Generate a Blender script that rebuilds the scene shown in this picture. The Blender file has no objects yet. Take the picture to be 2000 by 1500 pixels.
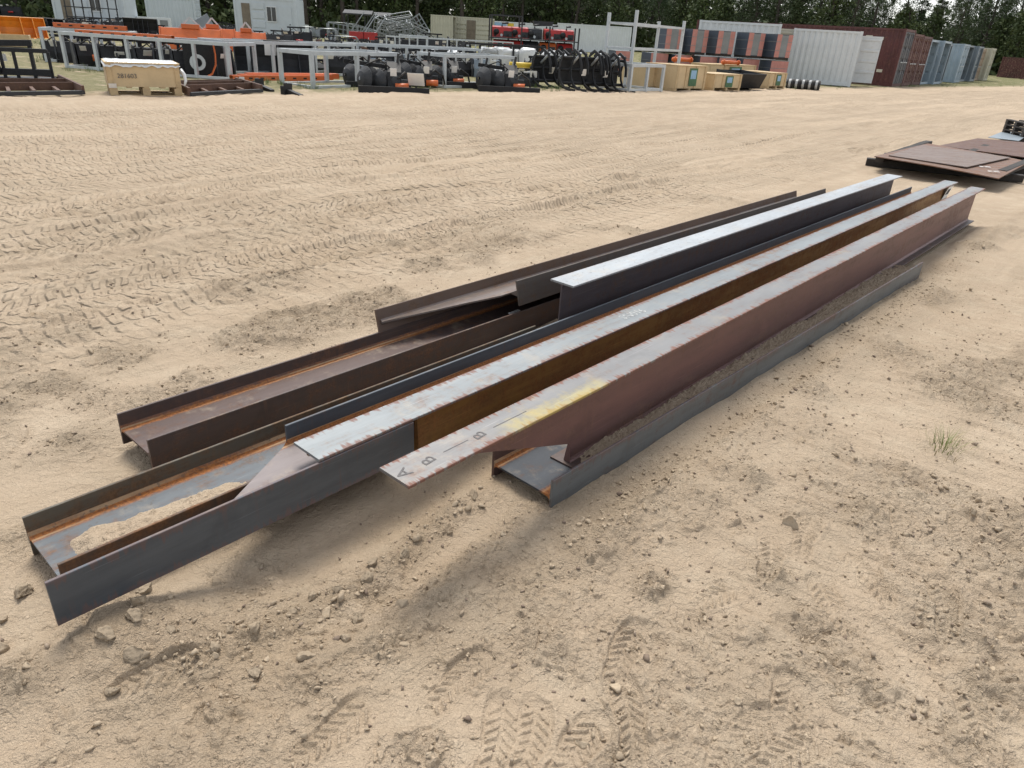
import bpy, math, random
import numpy as np
from mathutils import Matrix, Vector

# ------------------------------------------------------------------ camera, sky, sun, exposure
SC = bpy.context.scene
COL = SC.collection
PI = math.pi
FPX, CH, ROLL, DH = 1380.0, 1.6, math.radians(3.5), 687.0      # focal length in px of a 2000 px wide frame, eye height
PITCH = math.atan(DH / FPX)
_f = Vector((0, math.cos(PITCH), -math.sin(PITCH)))
_r0 = Vector((1, 0, 0)); _u0 = Vector((0, math.sin(PITCH), math.cos(PITCH)))
_R = _r0 * math.cos(ROLL) + _u0 * math.sin(ROLL)
_U = -_r0 * math.sin(ROLL) + _u0 * math.cos(ROLL)
cam_d = bpy.data.cameras.new('camera'); cam = bpy.data.objects.new('camera', cam_d); COL.objects.link(cam)
cam_d.sensor_width = 36.0; cam_d.lens = 36.0 * FPX / 2000.0
cam_d.clip_start = 0.05; cam_d.clip_end = 3000
cam.matrix_world = Matrix(((_R.x, _U.x, -_f.x, 0), (_R.y, _U.y, -_f.y, 0), (_R.z, _U.z, -_f.z, CH), (0, 0, 0, 1)))
SC.camera = cam

SUN_EL, SUN_AZ = math.radians(63), math.radians(-14)           # azimuth from +Y towards +X
w = bpy.data.worlds.new('World'); SC.world = w; w.use_nodes = True
nt = w.node_tree; nt.nodes.clear()
o_ = nt.nodes.new('ShaderNodeOutputWorld'); bg = nt.nodes.new('ShaderNodeBackground')
sky = nt.nodes.new('ShaderNodeTexSky'); sky.sky_type = 'NISHITA'; sky.sun_disc = False
sky.sun_elevation = SUN_EL; sky.sun_rotation = SUN_AZ
sky.air_density = 1.0; sky.dust_density = 1.4; sky.ozone_density = 1.0
hs = nt.nodes.new('ShaderNodeHueSaturation'); hs.inputs['Saturation'].default_value = 0.28
nt.links.new(sky.outputs[0], hs.inputs['Color']); nt.links.new(hs.outputs[0], bg.inputs[0])
bg.inputs[1].default_value = 0.12
nt.links.new(bg.outputs[0], o_.inputs[0])
sd = bpy.data.lights.new('sun', 'SUN'); sun = bpy.data.objects.new('sun', sd); COL.objects.link(sun)
sd.energy = 1.5; sd.angle = math.radians(22); sd.color = (1.0, 0.95, 0.87)
_sv = Vector((math.sin(SUN_AZ) * math.cos(SUN_EL), math.cos(SUN_AZ) * math.cos(SUN_EL), math.sin(SUN_EL)))
sun.rotation_euler = _sv.to_track_quat('Z', 'Y').to_euler()
SC.view_settings.view_transform = 'Standard'; SC.view_settings.look = 'None'
SC.view_settings.exposure = 1.08; SC.view_settings.gamma = 1.0
SC.view_settings.use_curve_mapping = False
SC.cycles.use_denoising = True
SC.cycles.max_bounces = 6

# ------------------------------------------------------------------ place helpers
TX, TY = 0.6499675, 0.759962          # the direction the beams and wheel tracks run
NX, NY = TY, -TX                      # across it, towards the viewer's right
def sq(s, q, z=0.0): return Vector((s * TX + q * NX, s * TY + q * NY, z))
def ground_at(px, py, z=0.0):
    d = _f + _R * ((px - 1000) / FPX) + _U * ((750 - py) / FPX)
    k = (z - CH) / d.z
    return Vector((d.x * k, d.y * k, z))
def far_at(px, dist):                 # ground point seen in column px at a given distance
    lo, hi = 62 + .0612 * (px - 1000) + .5, 1500
    for _ in range(50):
        m = (lo + hi) / 2; g = ground_at(px, m)
        if math.hypot(g.x, g.y) > dist: lo = m
        else: hi = m
    return ground_at(px, lo)
def yaw_of(a, b): return math.atan2(b.y - a.y, b.x - a.x)

# ------------------------------------------------------------------ numpy noise
def _hash(ix, iy, seed):
    n = (ix.astype(np.int64) * 374761393 + iy.astype(np.int64) * 668265263 + seed * 1442695041) & 0x7fffffff
    n = ((n ^ (n >> 13)) * 1274126177) & 0x7fffffff
    n = ((n ^ (n >> 16)) * 69069 + 12345) & 0x7fffffff
    return (n ^ (n >> 11)) & 0xfffff
def perlin(x, y, seed=0):
    ix = np.floor(x); iy = np.floor(y); fx = x - ix; fy = y - iy
    u = fx * fx * fx * (fx * (fx * 6 - 15) + 10); v = fy * fy * fy * (fy * (fy * 6 - 15) + 10)
    def g(dx, dy):
        a = _hash(ix + dx, iy + dy, seed) * (2 * np.pi / 0xfffff)
        return np.cos(a) * (fx - dx) + np.sin(a) * (fy - dy)
    a = g(0, 0); b = g(1, 0); c = g(0, 1); d = g(1, 1)
    return ((a + u * (b - a)) * (1 - v) + (c + u * (d - c)) * v) * 1.5
def fbm(x, y, oct=4, seed=0, gain=.5):
    t = 0; a = 1.0
    for i in range(oct):
        t = t + a * perlin(x, y, seed + 17 * i); x = x * 2.03 + 5.1; y = y * 2.03 - 3.7; a *= gain
    return t
def worley(x, y, seed=0):
    ix = np.floor(x); iy = np.floor(y); f1 = np.full(x.shape, 9.0); idr = np.zeros(x.shape)
    for dx in (-1, 0, 1):
        for dy in (-1, 0, 1):
            cx, cy = ix + dx, iy + dy
            px = cx + _hash(cx, cy, seed) / 0xfffff; py = cy + _hash(cx, cy, seed + 7) / 0xfffff
            d = np.hypot(x - px, y - py); m = d < f1
            f1 = np.where(m, d, f1); idr = np.where(m, _hash(cx, cy, seed + 31) / 0xfffff, idr)
    return f1, idr
def sstep(a, b, x):
    t = np.clip((x - a) / (b - a), 0, 1); return t * t * (3 - 2 * t)

# boot prints: pixel of the heel-toe centre, heading in degrees, right or left foot
PRINTS = []
for _px, _py, _hd in ((1500, 1088, 70), (1575, 1052, 62), (1690, 1128, 100), (1632, 1188, 96), (1755, 1046, 60), (1385, 1175, 35), (1358, 1222, 120),
                      (1222, 1278, 65), (1226, 1402, 92), (1125, 1470, 58), (1528, 1392, 60), (1452, 1448, 40), (1025, 1455, 75),
                      (895, 1335, 55), (965, 1450, 80), (1880, 1052, 65), (1840, 1190, 70), (1530, 1480, 30), (640, 1440, 50), (330, 1330, 35), (1905, 1400, 75)):
    _g = ground_at(_px, _py); PRINTS.append((_g.x, _g.y, math.radians(_hd), 1 if len(PRINTS) % 2 else -1))
TRACKS = []
_rt = random.Random(5)
for _q in np.arange(-4.5, -17, -.52):
    TRACKS.append((_q + _rt.uniform(-.25, .25), _rt.uniform(-.05, .05) + .012 * (_q + 5), _rt.uniform(.32, .5), _rt.uniform(.085, .14), _rt.uniform(.016, .028), _rt.choice((-1, 1)), _rt.randrange(999)))
for _q, _sl in ((.4, .03), (1.1, -.02), (2.3, .02), (3.4, .0), (-5.2, .12), (-6.5, -.1)):
    TRACKS.append((_q, _sl, .42, .11, .020, 1, _rt.randrange(999)))

RUBBLE = [(ground_at(px, py), rad) for px, py, rad in ((1600, 1235, .10), (1640, 1300, .13), (1840, 1205, .15), (1690, 1335, .10), (1062, 1235, .10), (1035, 1205, .08), (1560, 1300, .09), (1945, 1095, .16),
          (1690, 1010, .14), (1860, 770, .2), (1760, 700, .2), (1500, 1120, .07), (1270, 1150, .07), (1190, 1040, .10), (440, 1390, .08), (620, 1330, .10), (760, 1260, .09), (140, 860, .12), (60, 1040, .10), (200, 1240, .09), (30, 1340, .10),
          (480, 560, .2), (840, 520, .2), (560, 545, .15), (230, 690, .15), (1450, 940, .1), (1215, 1470, .06), (1940, 1330, .12), (1880, 1440, .10), (820, 1470, .07), (330, 1480, .08))]
def rough_mask(x, y, s, q):
    m = sstep(-.05, .45, fbm(x * .9, y * .9, 3, 71))
    zone = .35 * np.ones_like(x)
    zone = np.maximum(zone, 1.0 * np.exp(-((q + 3.55) / .55) ** 2))            # churned strip behind the beams
    zone = np.maximum(zone, 1.0 * np.exp(-((q + 1.0) / .22) ** 2) * sstep(1.2, 2, s))   # ridge beside the lowest beam
    zone = np.maximum(zone, 1.0 * np.exp(-((s + .1) / .5) ** 2) * sstep(-1.2, -1.6, q)) # by the near ends
    zone = np.maximum(zone, .75 * sstep(2.0, 3.2, s) * sstep(-.9, -.3, q))
    zone = zone * (1 - .75 * sstep(-4.4, -5.2, q))
    out = m * zone * .85
    for g_, rad in RUBBLE:
        d2 = (x - g_.x) ** 2 + (y - g_.y) ** 2; near_ = d2 < (rad * 3.2) ** 2
        if near_.any(): out[near_] = np.maximum(out[near_], np.exp(-d2[near_] / rad ** 2) * (.75 + .5 * perlin(x[near_] * 7, y[near_] * 7, 19)))
    return np.clip(out, 0, 1)
def clod_line(s, q):
    a = np.exp(-((q + 1.50 + .05 * np.sin(s * 5)) / .055) ** 2) * sstep(.35, .6, s) * sstep(1.75, 1.5, s)
    b = np.exp(-((q + 1.30 + .06 * np.sin(s * 4 + 1)) / .06) ** 2) * sstep(.55, .8, s) * sstep(1.7, 1.3, s) * .7
    c = np.exp(-((q + 1.08 + .03 * np.sin(s * 6)) / .10) ** 2) * sstep(1.5, 1.9, s) * .8
    d = np.exp(-(((s - .42) / .14) ** 2 + ((q + 1.68) / .16) ** 2)) * 1.1
    return a + b + c + d

def height(x, y, detail=True):
    x = np.asarray(x, float); y = np.asarray(y, float)
    s = x * TX + y * TY; q = x * NX + y * NY; r = np.hypot(x, y)
    near = sstep(14, 7, r); mid = sstep(45, 22, r)
    z = .030 * fbm(x * .33, y * .33, 3, 3) * sstep(200, 60, r)
    z = z + .016 * fbm(x * 1.5, y * 1.5, 3, 11) * mid
    zl = z
    rm = rough_mask(x, y, s, q)
    # wind-smoothed lows and broken lumps
    z = z + rm * near * (.034 * np.abs(fbm(x * 3.1, y * 3.1, 3, 23)) + .018 * fbm(x * 7.5, y * 7.5, 3, 29))
    z = z + near * .010 * fbm(x * 9, y * 9, 4, 37) * (.25 + rm)
    # grader and wheel streaks along the drive
    z = z + .015 * fbm(s * .11, q * 2.1, 3, 61) * sstep(-3.6, -5.0, q) * sstep(45, 28, r) + .010 * fbm(s * .4, q * 6.0, 3, 67) * sstep(-3.4, -4.2, q) * sstep(22, 12, r)
    # crust: little cliffs where plates of dry sand broke away, and hairline creases
    crust = near * np.clip(.12 + 1.1 * rm + .35 * sstep(-3.6, -4.4, q), 0, 1)
    for fq, st_, am, sd_ in ((1.7, .05, .016, 131), (3.7, .07, .010, 133), (8.5, .10, .006, 135)):
        pn_ = fbm(x * fq, y * fq, 2, sd_); z = z + am * crust * (sstep(-st_, st_, pn_) + .6 * sstep(.35 - st_, .35 + st_, pn_))
    for fq, am, sd_ in ((4.2, .010, 141), (9.5, .007, 143), (19, .004, 145)):
        pn_ = fbm(s * fq * .8, q * fq, 2, sd_); z = z - am * crust * np.exp(-(pn_ / .09) ** 2)
    # drag scratches running away from the beams on the right-hand side
    dr = sstep(-.95, -.5, q) * near
    z = z + dr * .012 * fbm((x * .8 - y * .6) * 2.0, (x * .6 + y * .8) * 14, 3, 41)
    # ruts under and beside the stack
    z = z - .050 * np.exp(-((q + 1.69) / .11) ** 2) * sstep(.55, .8, s) * sstep(2.2, 1.6, s)
    z = z - .030 * np.exp(-((q + 1.42) / .10) ** 2) * sstep(.6, .95, s) * sstep(1.9, 1.6, s)
    z = z + .022 * np.exp(-((q + 1.0) / .13) ** 2) * sstep(1.4, 2.2, s) * sstep(6, 4, s)
    z = z + .075 * np.exp(-((s - .36) / .30) ** 2) * np.exp(-((q + 1.74) / .17) ** 2) * sstep(-1.95, -1.84, q)
    cl = clod_line(s, q)
    z = z + cl * .018
    # berm at the far edge of the drive
    eq = q + 13.4 - .10 * (s - 15)
    z = z + .08 * np.exp(-((eq + .9) / .9) ** 2) * (.6 + .4 * fbm(x * .5, y * .5, 2, 55)) * sstep(38, 26, r)
    z = z - .03 * np.exp(-((eq - .2) / .45) ** 2) * sstep(34, 24, r)
    # wheel tracks with tread
    free = 1 - .8 * sstep(-3.9, -3.4, q) * sstep(.1, -.3, q)
    for (q0, sl, wd, pitch, amp, sgn, sd_) in TRACKS:
        qq = q - (q0 + sl * (s - 6)) - .05 * np.sin(s * .7 + sd_)
        m = np.abs(qq) < wd * 1.3
        if not m.any(): continue
        a = np.abs(qq[m]); ss = s[m]; xx = x[m]; yy = y[m]; rr = r[m]
        ins = sstep(wd * .56, wd * .44, a)
        pn = sstep(-.5, .15, fbm(xx * .5, yy * .5, 2, sd_ + 3)) * free[m]
        ph = ss / pitch + sgn * a / pitch * .9 + .25 * perlin(xx * 3, yy * 3, sd_)
        tr = sstep(.28, .42, np.abs((ph % 1.0) - .5))
        lug = np.abs(((qq[m] / wd + .5) * 4) % 1.0 - .5) < .42
        fade = sstep(26, 12, rr)
        z[m] += pn * (-.012 * ins + .013 * np.exp(-((a - wd * .58) / .05) ** 2) * (1 + fbm(xx * 4, yy * 4, 2, sd_)) + amp * ins * (tr * (.35 + .65 * lug) - .5) * fade * (1 - .35 * (1 + perlin(xx * 6, yy * 6, sd_))))
    # lumps
    for sc, am, seed in ((9, .012, 101), (19, .011, 103), (38, .007, 105)):
        m = (r < 12) if sc < 15 else (r < (7 if sc < 30 else 4.5))
        if not m.any(): continue
        f1, idr = worley(x[m] * sc + .35 * perlin(x[m] * sc * 2.2, y[m] * sc * 2.2, seed + 1), y[m] * sc + .35 * perlin(x[m] * sc * 2.2 + 40, y[m] * sc * 2.2, seed + 2), seed)
        dens = np.clip(rm[m] * .75 + cl[m] * .5, 0, .85)
        on = idr < dens
        z[m] += on * am * np.clip(1 - (f1 / .48) ** 2, 0, 1) ** .7 * (.4 + .6 * (idr / np.maximum(dens, .01)))
    # boot prints
    if detail:
        for (bx, by, hd, sd_) in PRINTS:
            m = (np.abs(x - bx) < .22) & (np.abs(y - by) < .22)
            if not m.any(): continue
            dx = x[m] - bx; dy = y[m] - by
            u = dx * math.cos(hd) + dy * math.sin(hd); v = (-dx * math.sin(hd) + dy * math.cos(hd)) * sd_
            v = v - .010 * np.cos(u * 14)
            half = .047 + .010 * np.clip(u / .14, -1, 1) - .010 * np.exp(-((u + .03) / .035) ** 2)
            e = np.maximum(np.abs(u) / .148, np.abs(v) / half); e = ((np.abs(u) / .15) ** 3 + (np.abs(v) / half) ** 3) ** (1 / 3)
            ins = sstep(1.10, .92, e)
            rim = np.exp(-((e - 1.12) / .09) ** 2) * .7
            lug = sstep(.30, .38, np.abs(((u / .030 + 1.4 * np.abs(v) / .05) % 1.0) - .5)) * (np.abs(v) > .006)
            inner = sstep(.84, .80, e)
            arch = 1 - .8 * np.exp(-((u + .03) / .018) ** 2)
            old = .55 + .45 * perlin(x[m] * 9, y[m] * 9, 5)
            zb = zl[m] + np.mean(z[m] - zl[m])
            z[m] = z[m] * (1 - .9 * ins) + (zb * .9 - .006 * arch) * ins + rim * .004 + ins * inner * lug * .013 * old
    # keep sand below the steel that lies in it
    under = sstep(-2.95, -2.85, q) * sstep(-1.22, -1.30, q) * sstep(.2, .45, s) * sstep(9.6, 9.2, s)
    z = z * (1 - under) + np.minimum(z, .012 + .075 * np.exp(-((s - .38) / .30) ** 2) * sstep(-1.93, -1.83, q)) * under
    beside = sstep(-1.35, -1.30, q) * sstep(-1.02, -1.14 , q - .02 * (s - 1.8)) * sstep(1.5, 1.7, s) * sstep(6.8, 6.4, s)
    z = z * (1 - beside) + np.minimum(z, .010 + .012 * perlin(x * 5, y * 5, 77)) * beside
    return z
def zg(x, y):
    return float(height(np.array([x]), np.array([y]), False)[0])

# ------------------------------------------------------------------ materials
MATS = {}
class NT:
    def __init__(s, name):
        s.m = bpy.data.materials.new(name); s.m.use_nodes = True; s.t = s.m.node_tree
        s.b = s.t.nodes['Principled BSDF']; s.o = s.t.nodes['Material Output']
    def n(s, kind, **kw):
        nd = s.t.nodes.new('ShaderNode' + kind)
        for k, v in kw.items(): setattr(nd, k, v)
        return nd
    def l(s, a, b): s.t.links.new(a, b)
    def put(s, sock, v):
        if hasattr(v, 'links') or isinstance(v, bpy.types.NodeSocket): s.l(v, sock)
        else: sock.default_value = v
    def math(s, op, a, b=0.0, c=0.0, clamp=False):
        nd = s.n('Math', operation=op); nd.use_clamp = clamp
        s.put(nd.inputs[0], a); s.put(nd.inputs[1], b); s.put(nd.inputs[2], c); return nd.outputs[0]
    def ss(s, lo, hi, v):
        nd = s.n('MapRange'); nd.interpolation_type = 'SMOOTHSTEP'
        s.put(nd.inputs[0], v); nd.inputs[1].default_value = lo; nd.inputs[2].default_value = hi; return nd.outputs[0]
    def coord(s, which='Object', scale=(1, 1, 1), loc=(0, 0, 0), rot=(0, 0, 0)):
        tc = s.n('TexCoord'); mp = s.n('Mapping'); s.l(tc.outputs[which], mp.inputs[0])
        mp.inputs['Scale'].default_value = scale; mp.inputs['Location'].default_value = loc; mp.inputs['Rotation'].default_value = rot
        return mp.outputs[0]
    def noise(s, vec, scale=5, detail=4, rough=.55, dist=0.0):
        nd = s.n('TexNoise'); s.l(vec, nd.inputs['Vector']); nd.inputs['Scale'].default_value = scale
        nd.inputs['Detail'].default_value = detail; nd.inputs['Roughness'].default_value = rough; nd.inputs['Distortion'].default_value = dist
        return nd.outputs[0]
    def mix(s, fac, a, b, mode='MIX'):
        nd = s.n('MixRGB', blend_type=mode)
        s.put(nd.inputs[0], fac)
        for k, v in ((1, a), (2, b)):
            if isinstance(v, (tuple, list)): nd.inputs[k].default_value = (v[0], v[1], v[2], 1)
            else: s.l(v, nd.inputs[k])
        return nd.outputs[0]
    def bump(s, hgt, strength=.3, dist=.01):
        nd = s.n('Bump'); nd.inputs['Strength'].default_value = strength; nd.inputs['Distance'].default_value = dist
        s.l(hgt, nd.inputs['Height']); s.l(nd.outputs[0], s.b.inputs['Normal'])
    def base(s, c): s.put(s.b.inputs['Base Color'], c if not isinstance(c, (tuple, list)) else (c[0], c[1], c[2], 1))
    def rough(s, v): s.put(s.b.inputs['Roughness'], v)
    def metal(s, v): s.put(s.b.inputs['Metallic'], v)

def paint(name, rgb, rough=.5, metal=0.0, var=.25, dirt=(.20, .16, .11), dirt_amt=.25, scale=2.5, spec=.5):
    if name in MATS: return MATS[name]
    k = NT(name); v = k.coord('Object')
    n1 = k.noise(v, scale, 5, .6); n2 = k.noise(v, scale * 7, 4, .6)
    c = k.mix(k.ss(.35, .7, n1), rgb, tuple(x * (1 - var) for x in rgb))
    c = k.mix(k.math('MULTIPLY', k.ss(.48, .78, n2), dirt_amt), c, dirt)
    k.base(c); k.rough(k.math('ADD', rough - .08, k.math('MULTIPLY', n2, .16))); k.metal(metal)
    k.b.inputs['Specular IOR Level'].default_value = spec
    k.bump(n2, .08, .005)
    MATS[name] = k.m; return k.m

def sand_material():
    k = NT('sand'); v = k.coord('Object')
    at = k.n('Attribute'); at.attribute_name = 'grass'
    cr = k.n('Attribute'); cr.attribute_name = 'loose'
    n_big = k.noise(v, .55, 4, .6); n_mid = k.noise(v, 4.0, 5, .65); n_fine = k.noise(v, 55, 5, .7); n_grit = k.noise(v, 330, 3, .7)
    c = k.mix(k.ss(.3, .72, n_big), (.475, .375, .270), (.418, .326, .231))
    c = k.mix(k.math('MULTIPLY', k.ss(.42, .75, n_mid), .55), c, (.545, .452, .335))
    c = k.mix(k.math('MULTIPLY', k.ss(.55, .8, k.noise(v, 1.7, 5, .7)), .5), c, (.37, .295, .21))
    c = k.mix(k.math('MULTIPLY', k.ss(.50, .74, n_fine), .35), c, (.36, .285, .205))
    c = k.mix(k.math('MULTIPLY', k.ss(.62, .72, n_grit), .5), c, (.22, .17, .12))
    # bluish grey oily smears
    c = k.mix(k.math('MULTIPLY', k.ss(.70, .80, k.noise(v, .9, 3, .5, 1.5)), .45), c, (.22, .20, .19))
    c = k.mix(k.math('MULTIPLY', cr.outputs['Fac'], .16), c, (.40, .325, .235))
    # damp streaks pressed by wheels along the drive
    tcs = k.n('TexCoord'); mps = k.n('Mapping'); mps.vector_type = 'TEXTURE'; k.l(tcs.outputs['Object'], mps.inputs[0])
    mps.inputs['Rotation'].default_value = (0, 0, math.atan2(TY, TX)); mps.inputs['Scale'].default_value = (4.0, .38, 1)
    st = k.noise(mps.outputs[0], 1.0, 6, .65)
    c = k.mix(k.math('MULTIPLY', k.ss(.46, .64, st), .50), c, (.37, .295, .21))
    dm = k.n('Attribute'); dm.attribute_name = 'damp'
    c = k.mix(k.math('MULTIPLY', dm.outputs['Fac'], k.ss(.25, .65, k.noise(v, 2.6, 5, .65))), c, (.335, .245, .155))
    # grass and weeds beyond the drive
    ng = k.noise(v, 1.3, 5, .7)
    g = k.mix(k.ss(.35, .7, k.noise(v, 6, 4, .7)), (.105, .120, .045), (.215, .195, .10))
    c = k.mix(k.math('MULTIPLY', at.outputs['Fac'], k.ss(.30, .50, ng)), c, g)
    k.base(c); k.rough(.95); k.b.inputs['Specular IOR Level'].default_value = .15
    rid = k.math('ABSOLUTE', k.math('SUBTRACT', k.noise(v, 24, 4, .6), .5)); rid2 = k.math('ABSOLUTE', k.math('SUBTRACT', k.noise(v, 75, 4, .65), .5))
    hgt = k.math('ADD', k.math('ADD', k.math('MULTIPLY', k.ss(0, .10, rid), .55), k.math('MULTIPLY', k.ss(0, .12, rid2), .30)), k.math('ADD', k.math('MULTIPLY', n_fine, .45), k.math('MULTIPLY', n_grit, .28)))
    hgt = k.math('MULTIPLY', hgt, k.math('ADD', .50, k.math('MULTIPLY', cr.outputs['Fac'], .42)))
    # wheel treads pressed along the drive
    ln = k.n('Attribute'); ln.attribute_name = 'lane'
    mpt = k.n('Mapping'); mpt.vector_type = 'TEXTURE'; k.l(tcs.outputs['Object'], mpt.inputs[0]); mpt.inputs['Rotation'].default_value = (0, 0, math.atan2(TY, TX))
    sp = k.n('SeparateXYZ'); k.l(mpt.outputs[0], sp.inputs[0])
    warp = k.noise(k.coord('Object'), .16, 2, .5); warp2 = k.noise(k.coord('Object'), 2.2, 3, .6)
    vv = k.math('DIVIDE', k.math('ADD', sp.outputs[1], k.math('MULTIPLY', warp, 1.6)), .43)
    vi = k.math('FLOOR', vv); vf = k.math('FRACT', vv)
    wn = k.n('TexWhiteNoise'); wn.noise_dimensions = '1D'; k.l(vi, wn.inputs['W']); rnd = wn.outputs['Value']
    chev = k.math('MULTIPLY', k.math('ABSOLUTE', k.math('SUBTRACT', vf, .5)), k.math('SUBTRACT', k.math('MULTIPLY', rnd, 5.0), 2.5))
    ph = k.math('ADD', k.math('ADD', k.math('DIVIDE', sp.outputs[0], k.math('ADD', .085, k.math('MULTIPLY', rnd, .05))), chev), k.math('MULTIPLY', warp2, 1.6))
    tr = k.ss(.30, .72, k.math('MULTIPLY', k.math('PINGPONG', ph, .5), 2.0))
    lug = k.ss(.10, .30, k.math('MULTIPLY', k.math('PINGPONG', k.math('MULTIPLY', vf, 3.0), .5), 2.0))
    edge = k.ss(.0, .10, k.math('PINGPONG', vf, .5))
    cmb = k.n('CombineXYZ'); k.l(k.math('MULTIPLY', sp.outputs[0], .13), cmb.inputs[0]); k.l(k.math('MULTIPLY', vi, 3.7), cmb.inputs[1])
    pres = k.math('MULTIPLY', k.ss(.33, .50, k.noise(cmb.outputs[0], 1.0, 3, .6)), ln.outputs['Fac'])
    tread = k.math('MULTIPLY', k.math('MULTIPLY', k.math('MULTIPLY', tr, lug), edge), pres)
    hgt = k.math('ADD', hgt, k.math('MULTIPLY', tread, 2.6)); hgt = k.math('ADD', hgt, k.math('MULTIPLY', k.math('MULTIPLY', edge, ln.outputs['Fac']), -1.1))
    k.bump(hgt, .85, .015)
    return k.m
def clod_material(name, a, b, dark):
    k = NT(name); v = k.coord('Object'); g = k.n('NewGeometry')
    c = k.mix(g.outputs['Random Per Island'], a, b)
    c = k.mix(k.ss(.45, .7, k.noise(v, 60, 4, .7)), c, dark)
    k.base(c); k.rough(.95); k.b.inputs['Specular IOR Level'].default_value = .15
    k.bump(k.noise(v, 120, 4, .7), .5, .006)
    return k.m

def steel(name, scale_a, scale_b, rust, rust_amt=.35, rough=.42, metal=.55, streak=None, fillet=None, axis='y', hw=.0675, yellow=None, rust2=None, spots=0.0, spec=.5):
    """rolled steel: mill scale, blotchy rust; streak = rust hatching in from both edges (half width hw, across `axis`)"""
    k = NT(name); v = k.coord('Object')
    sep = k.n('SeparateXYZ'); k.l(v, sep.inputs[0]); X, Y, Z = sep.outputs
    A = Y if axis == 'y' else Z
    long = k.coord('Object', (1.2, 9, 9)); n1 = k.noise(long, 1.0, 6, .65); n2 = k.noise(v, 16, 5, .7); n3 = k.noise(v, 90, 4, .7)
    c = k.mix(k.ss(.32, .68, n1), scale_a, scale_b)
    rfac = k.math('MULTIPLY', k.ss(.62 - rust_amt * .5, .80 - rust_amt * .45, k.math('ADD', k.math('MULTIPLY', n1, .55), k.math('MULTIPLY', n2, .45))), .9)
    rcol = k.mix(k.ss(.35, .65, n3), rust, rust2 or tuple(x * .55 for x in rust))
    c = k.mix(rfac, c, rcol)
    metal_v = k.math('SUBTRACT', metal, k.math('MULTIPLY', rfac, metal * .8))
    rough_v = k.math('ADD', rough, k.math('MULTIPLY', rfac, .3))
    scr = k.noise(k.coord('Object', (3, 160, 160), rot=(0, 0, .05)), 1.0, 2, .5)
    c = k.mix(k.math('MULTIPLY', k.ss(.66, .74, scr), .35), c, tuple(min(1, x * 1.9) for x in scale_a))
    blot = k.noise(v, 3.3, 6, .72, .6)
    c = k.mix(k.math('MULTIPLY', k.ss(.52, .70, blot), .30), c, tuple(x * .62 for x in scale_b))
    gm = k.n('NewGeometry'); sg = k.n('SeparateXYZ'); k.l(gm.outputs['Normal'], sg.inputs[0])
    drip = k.noise(k.coord('Object', (38, 5, 2.2)), 1.0, 4, .6); drip2 = k.noise(v, 1.6, 3, .6)
    df = k.math('MULTIPLY', k.math('MULTIPLY', k.ss(.54, .68, drip), k.ss(.42, .62, drip2)), k.math('SUBTRACT', .42, k.math('MULTIPLY', k.ss(.4, .9, sg.outputs[2]), .42)))
    c = k.mix(df, c, tuple(min(1, x * 1.15 + .01) for x in rust)); rough_v = k.math('ADD', rough_v, k.math('MULTIPLY', df, .3))
    dust = k.math('MULTIPLY', k.math('MULTIPLY', k.ss(.5, .95, sg.outputs[2]), k.ss(.50, .74, k.noise(v, 7, 6, .75))), .38)
    c = k.mix(dust, c, (.40, .325, .235)); metal_v = k.math('MULTIPLY', metal_v, k.math('SUBTRACT', 1.0, dust)); rough_v = k.math('ADD', rough_v, k.math('MULTIPLY', dust, .3))
    if streak:
        e = k.math('DIVIDE', k.math('ABSOLUTE', A), hw)
        hat = k.noise(k.coord('Object', (75, 7, 7)), 1.0, 3, .5)
        pat = k.noise(v, 5.0, 2, .5)
        sv = k.math('ADD', k.math('ADD', k.math('MULTIPLY', e, .62), k.math('MULTIPLY', hat, .85)), k.math('MULTIPLY', pat, .35))
        sf = k.math('MULTIPLY', k.ss(1.06, 1.22, sv), streak)
        c = k.mix(sf, c, (.17, .075, .05))
        rough_v = k.math('ADD', rough_v, k.math('MULTIPLY', sf, .25)); metal_v = k.math('MULTIPLY', metal_v, k.math('SUBTRACT', 1.0, k.math('MULTIPLY', sf, .7)))
    if fillet:      # rust run-off lines gathered where web meets flange; positions across the depth
        for pos, wd in fillet:
            dd = k.math('ABSOLUTE', k.math('SUBTRACT', A, pos))
            ff = k.ss(wd * 1.3, wd * .4, k.math('ADD', dd, k.math('MULTIPLY', k.math('SUBTRACT', n2, .5), wd * 1.6)))
            c = k.mix(ff, c, k.mix(k.ss(.4, .62, n3), (.36, .135, .035), (.20, .075, .028)))
            ln = k.ss(wd * .25, wd * .12, k.math('ABSOLUTE', k.math('SUBTRACT', dd, wd * .55)))
            c = k.mix(k.math('MULTIPLY', k.math('MULTIPLY', ln, k.ss(.4, .6, n1)), .7), c, (.44, .33, .20))
            rough_v = k.math('ADD', rough_v, k.math('MULTIPLY', ff, .35)); metal_v = k.math('MULTIPLY', metal_v, k.math('SUBTRACT', 1.0, ff))
    if spots:
        c = k.mix(k.math('MULTIPLY', k.ss(.60, .66, k.noise(v, 42, 3, .6)), spots), c, (.10, .085, .07))
    if yellow:
        x0, x1 = yellow
        xm = k.math('MULTIPLY', k.ss(x0 - .05, x0 + .10, k.math('ADD', X, k.math('MULTIPLY', n2, .06))), k.ss(x1 + .05, x1 - .02, k.math('ADD', X, k.math('MULTIPLY', n2, .06))))
        yf = k.math('MULTIPLY', xm, k.ss(.50, .95, k.math('ADD', k.math('MULTIPLY', n2, .95), k.math('MULTIPLY', k.ss(.03, -.06, Y), .38))))
        c = k.mix(k.math('MULTIPLY', yf, .55), c, (.46, .37, .09))
        metal_v = k.math('MULTIPLY', metal_v, k.math('SUBTRACT', 1.0, yf))
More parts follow.
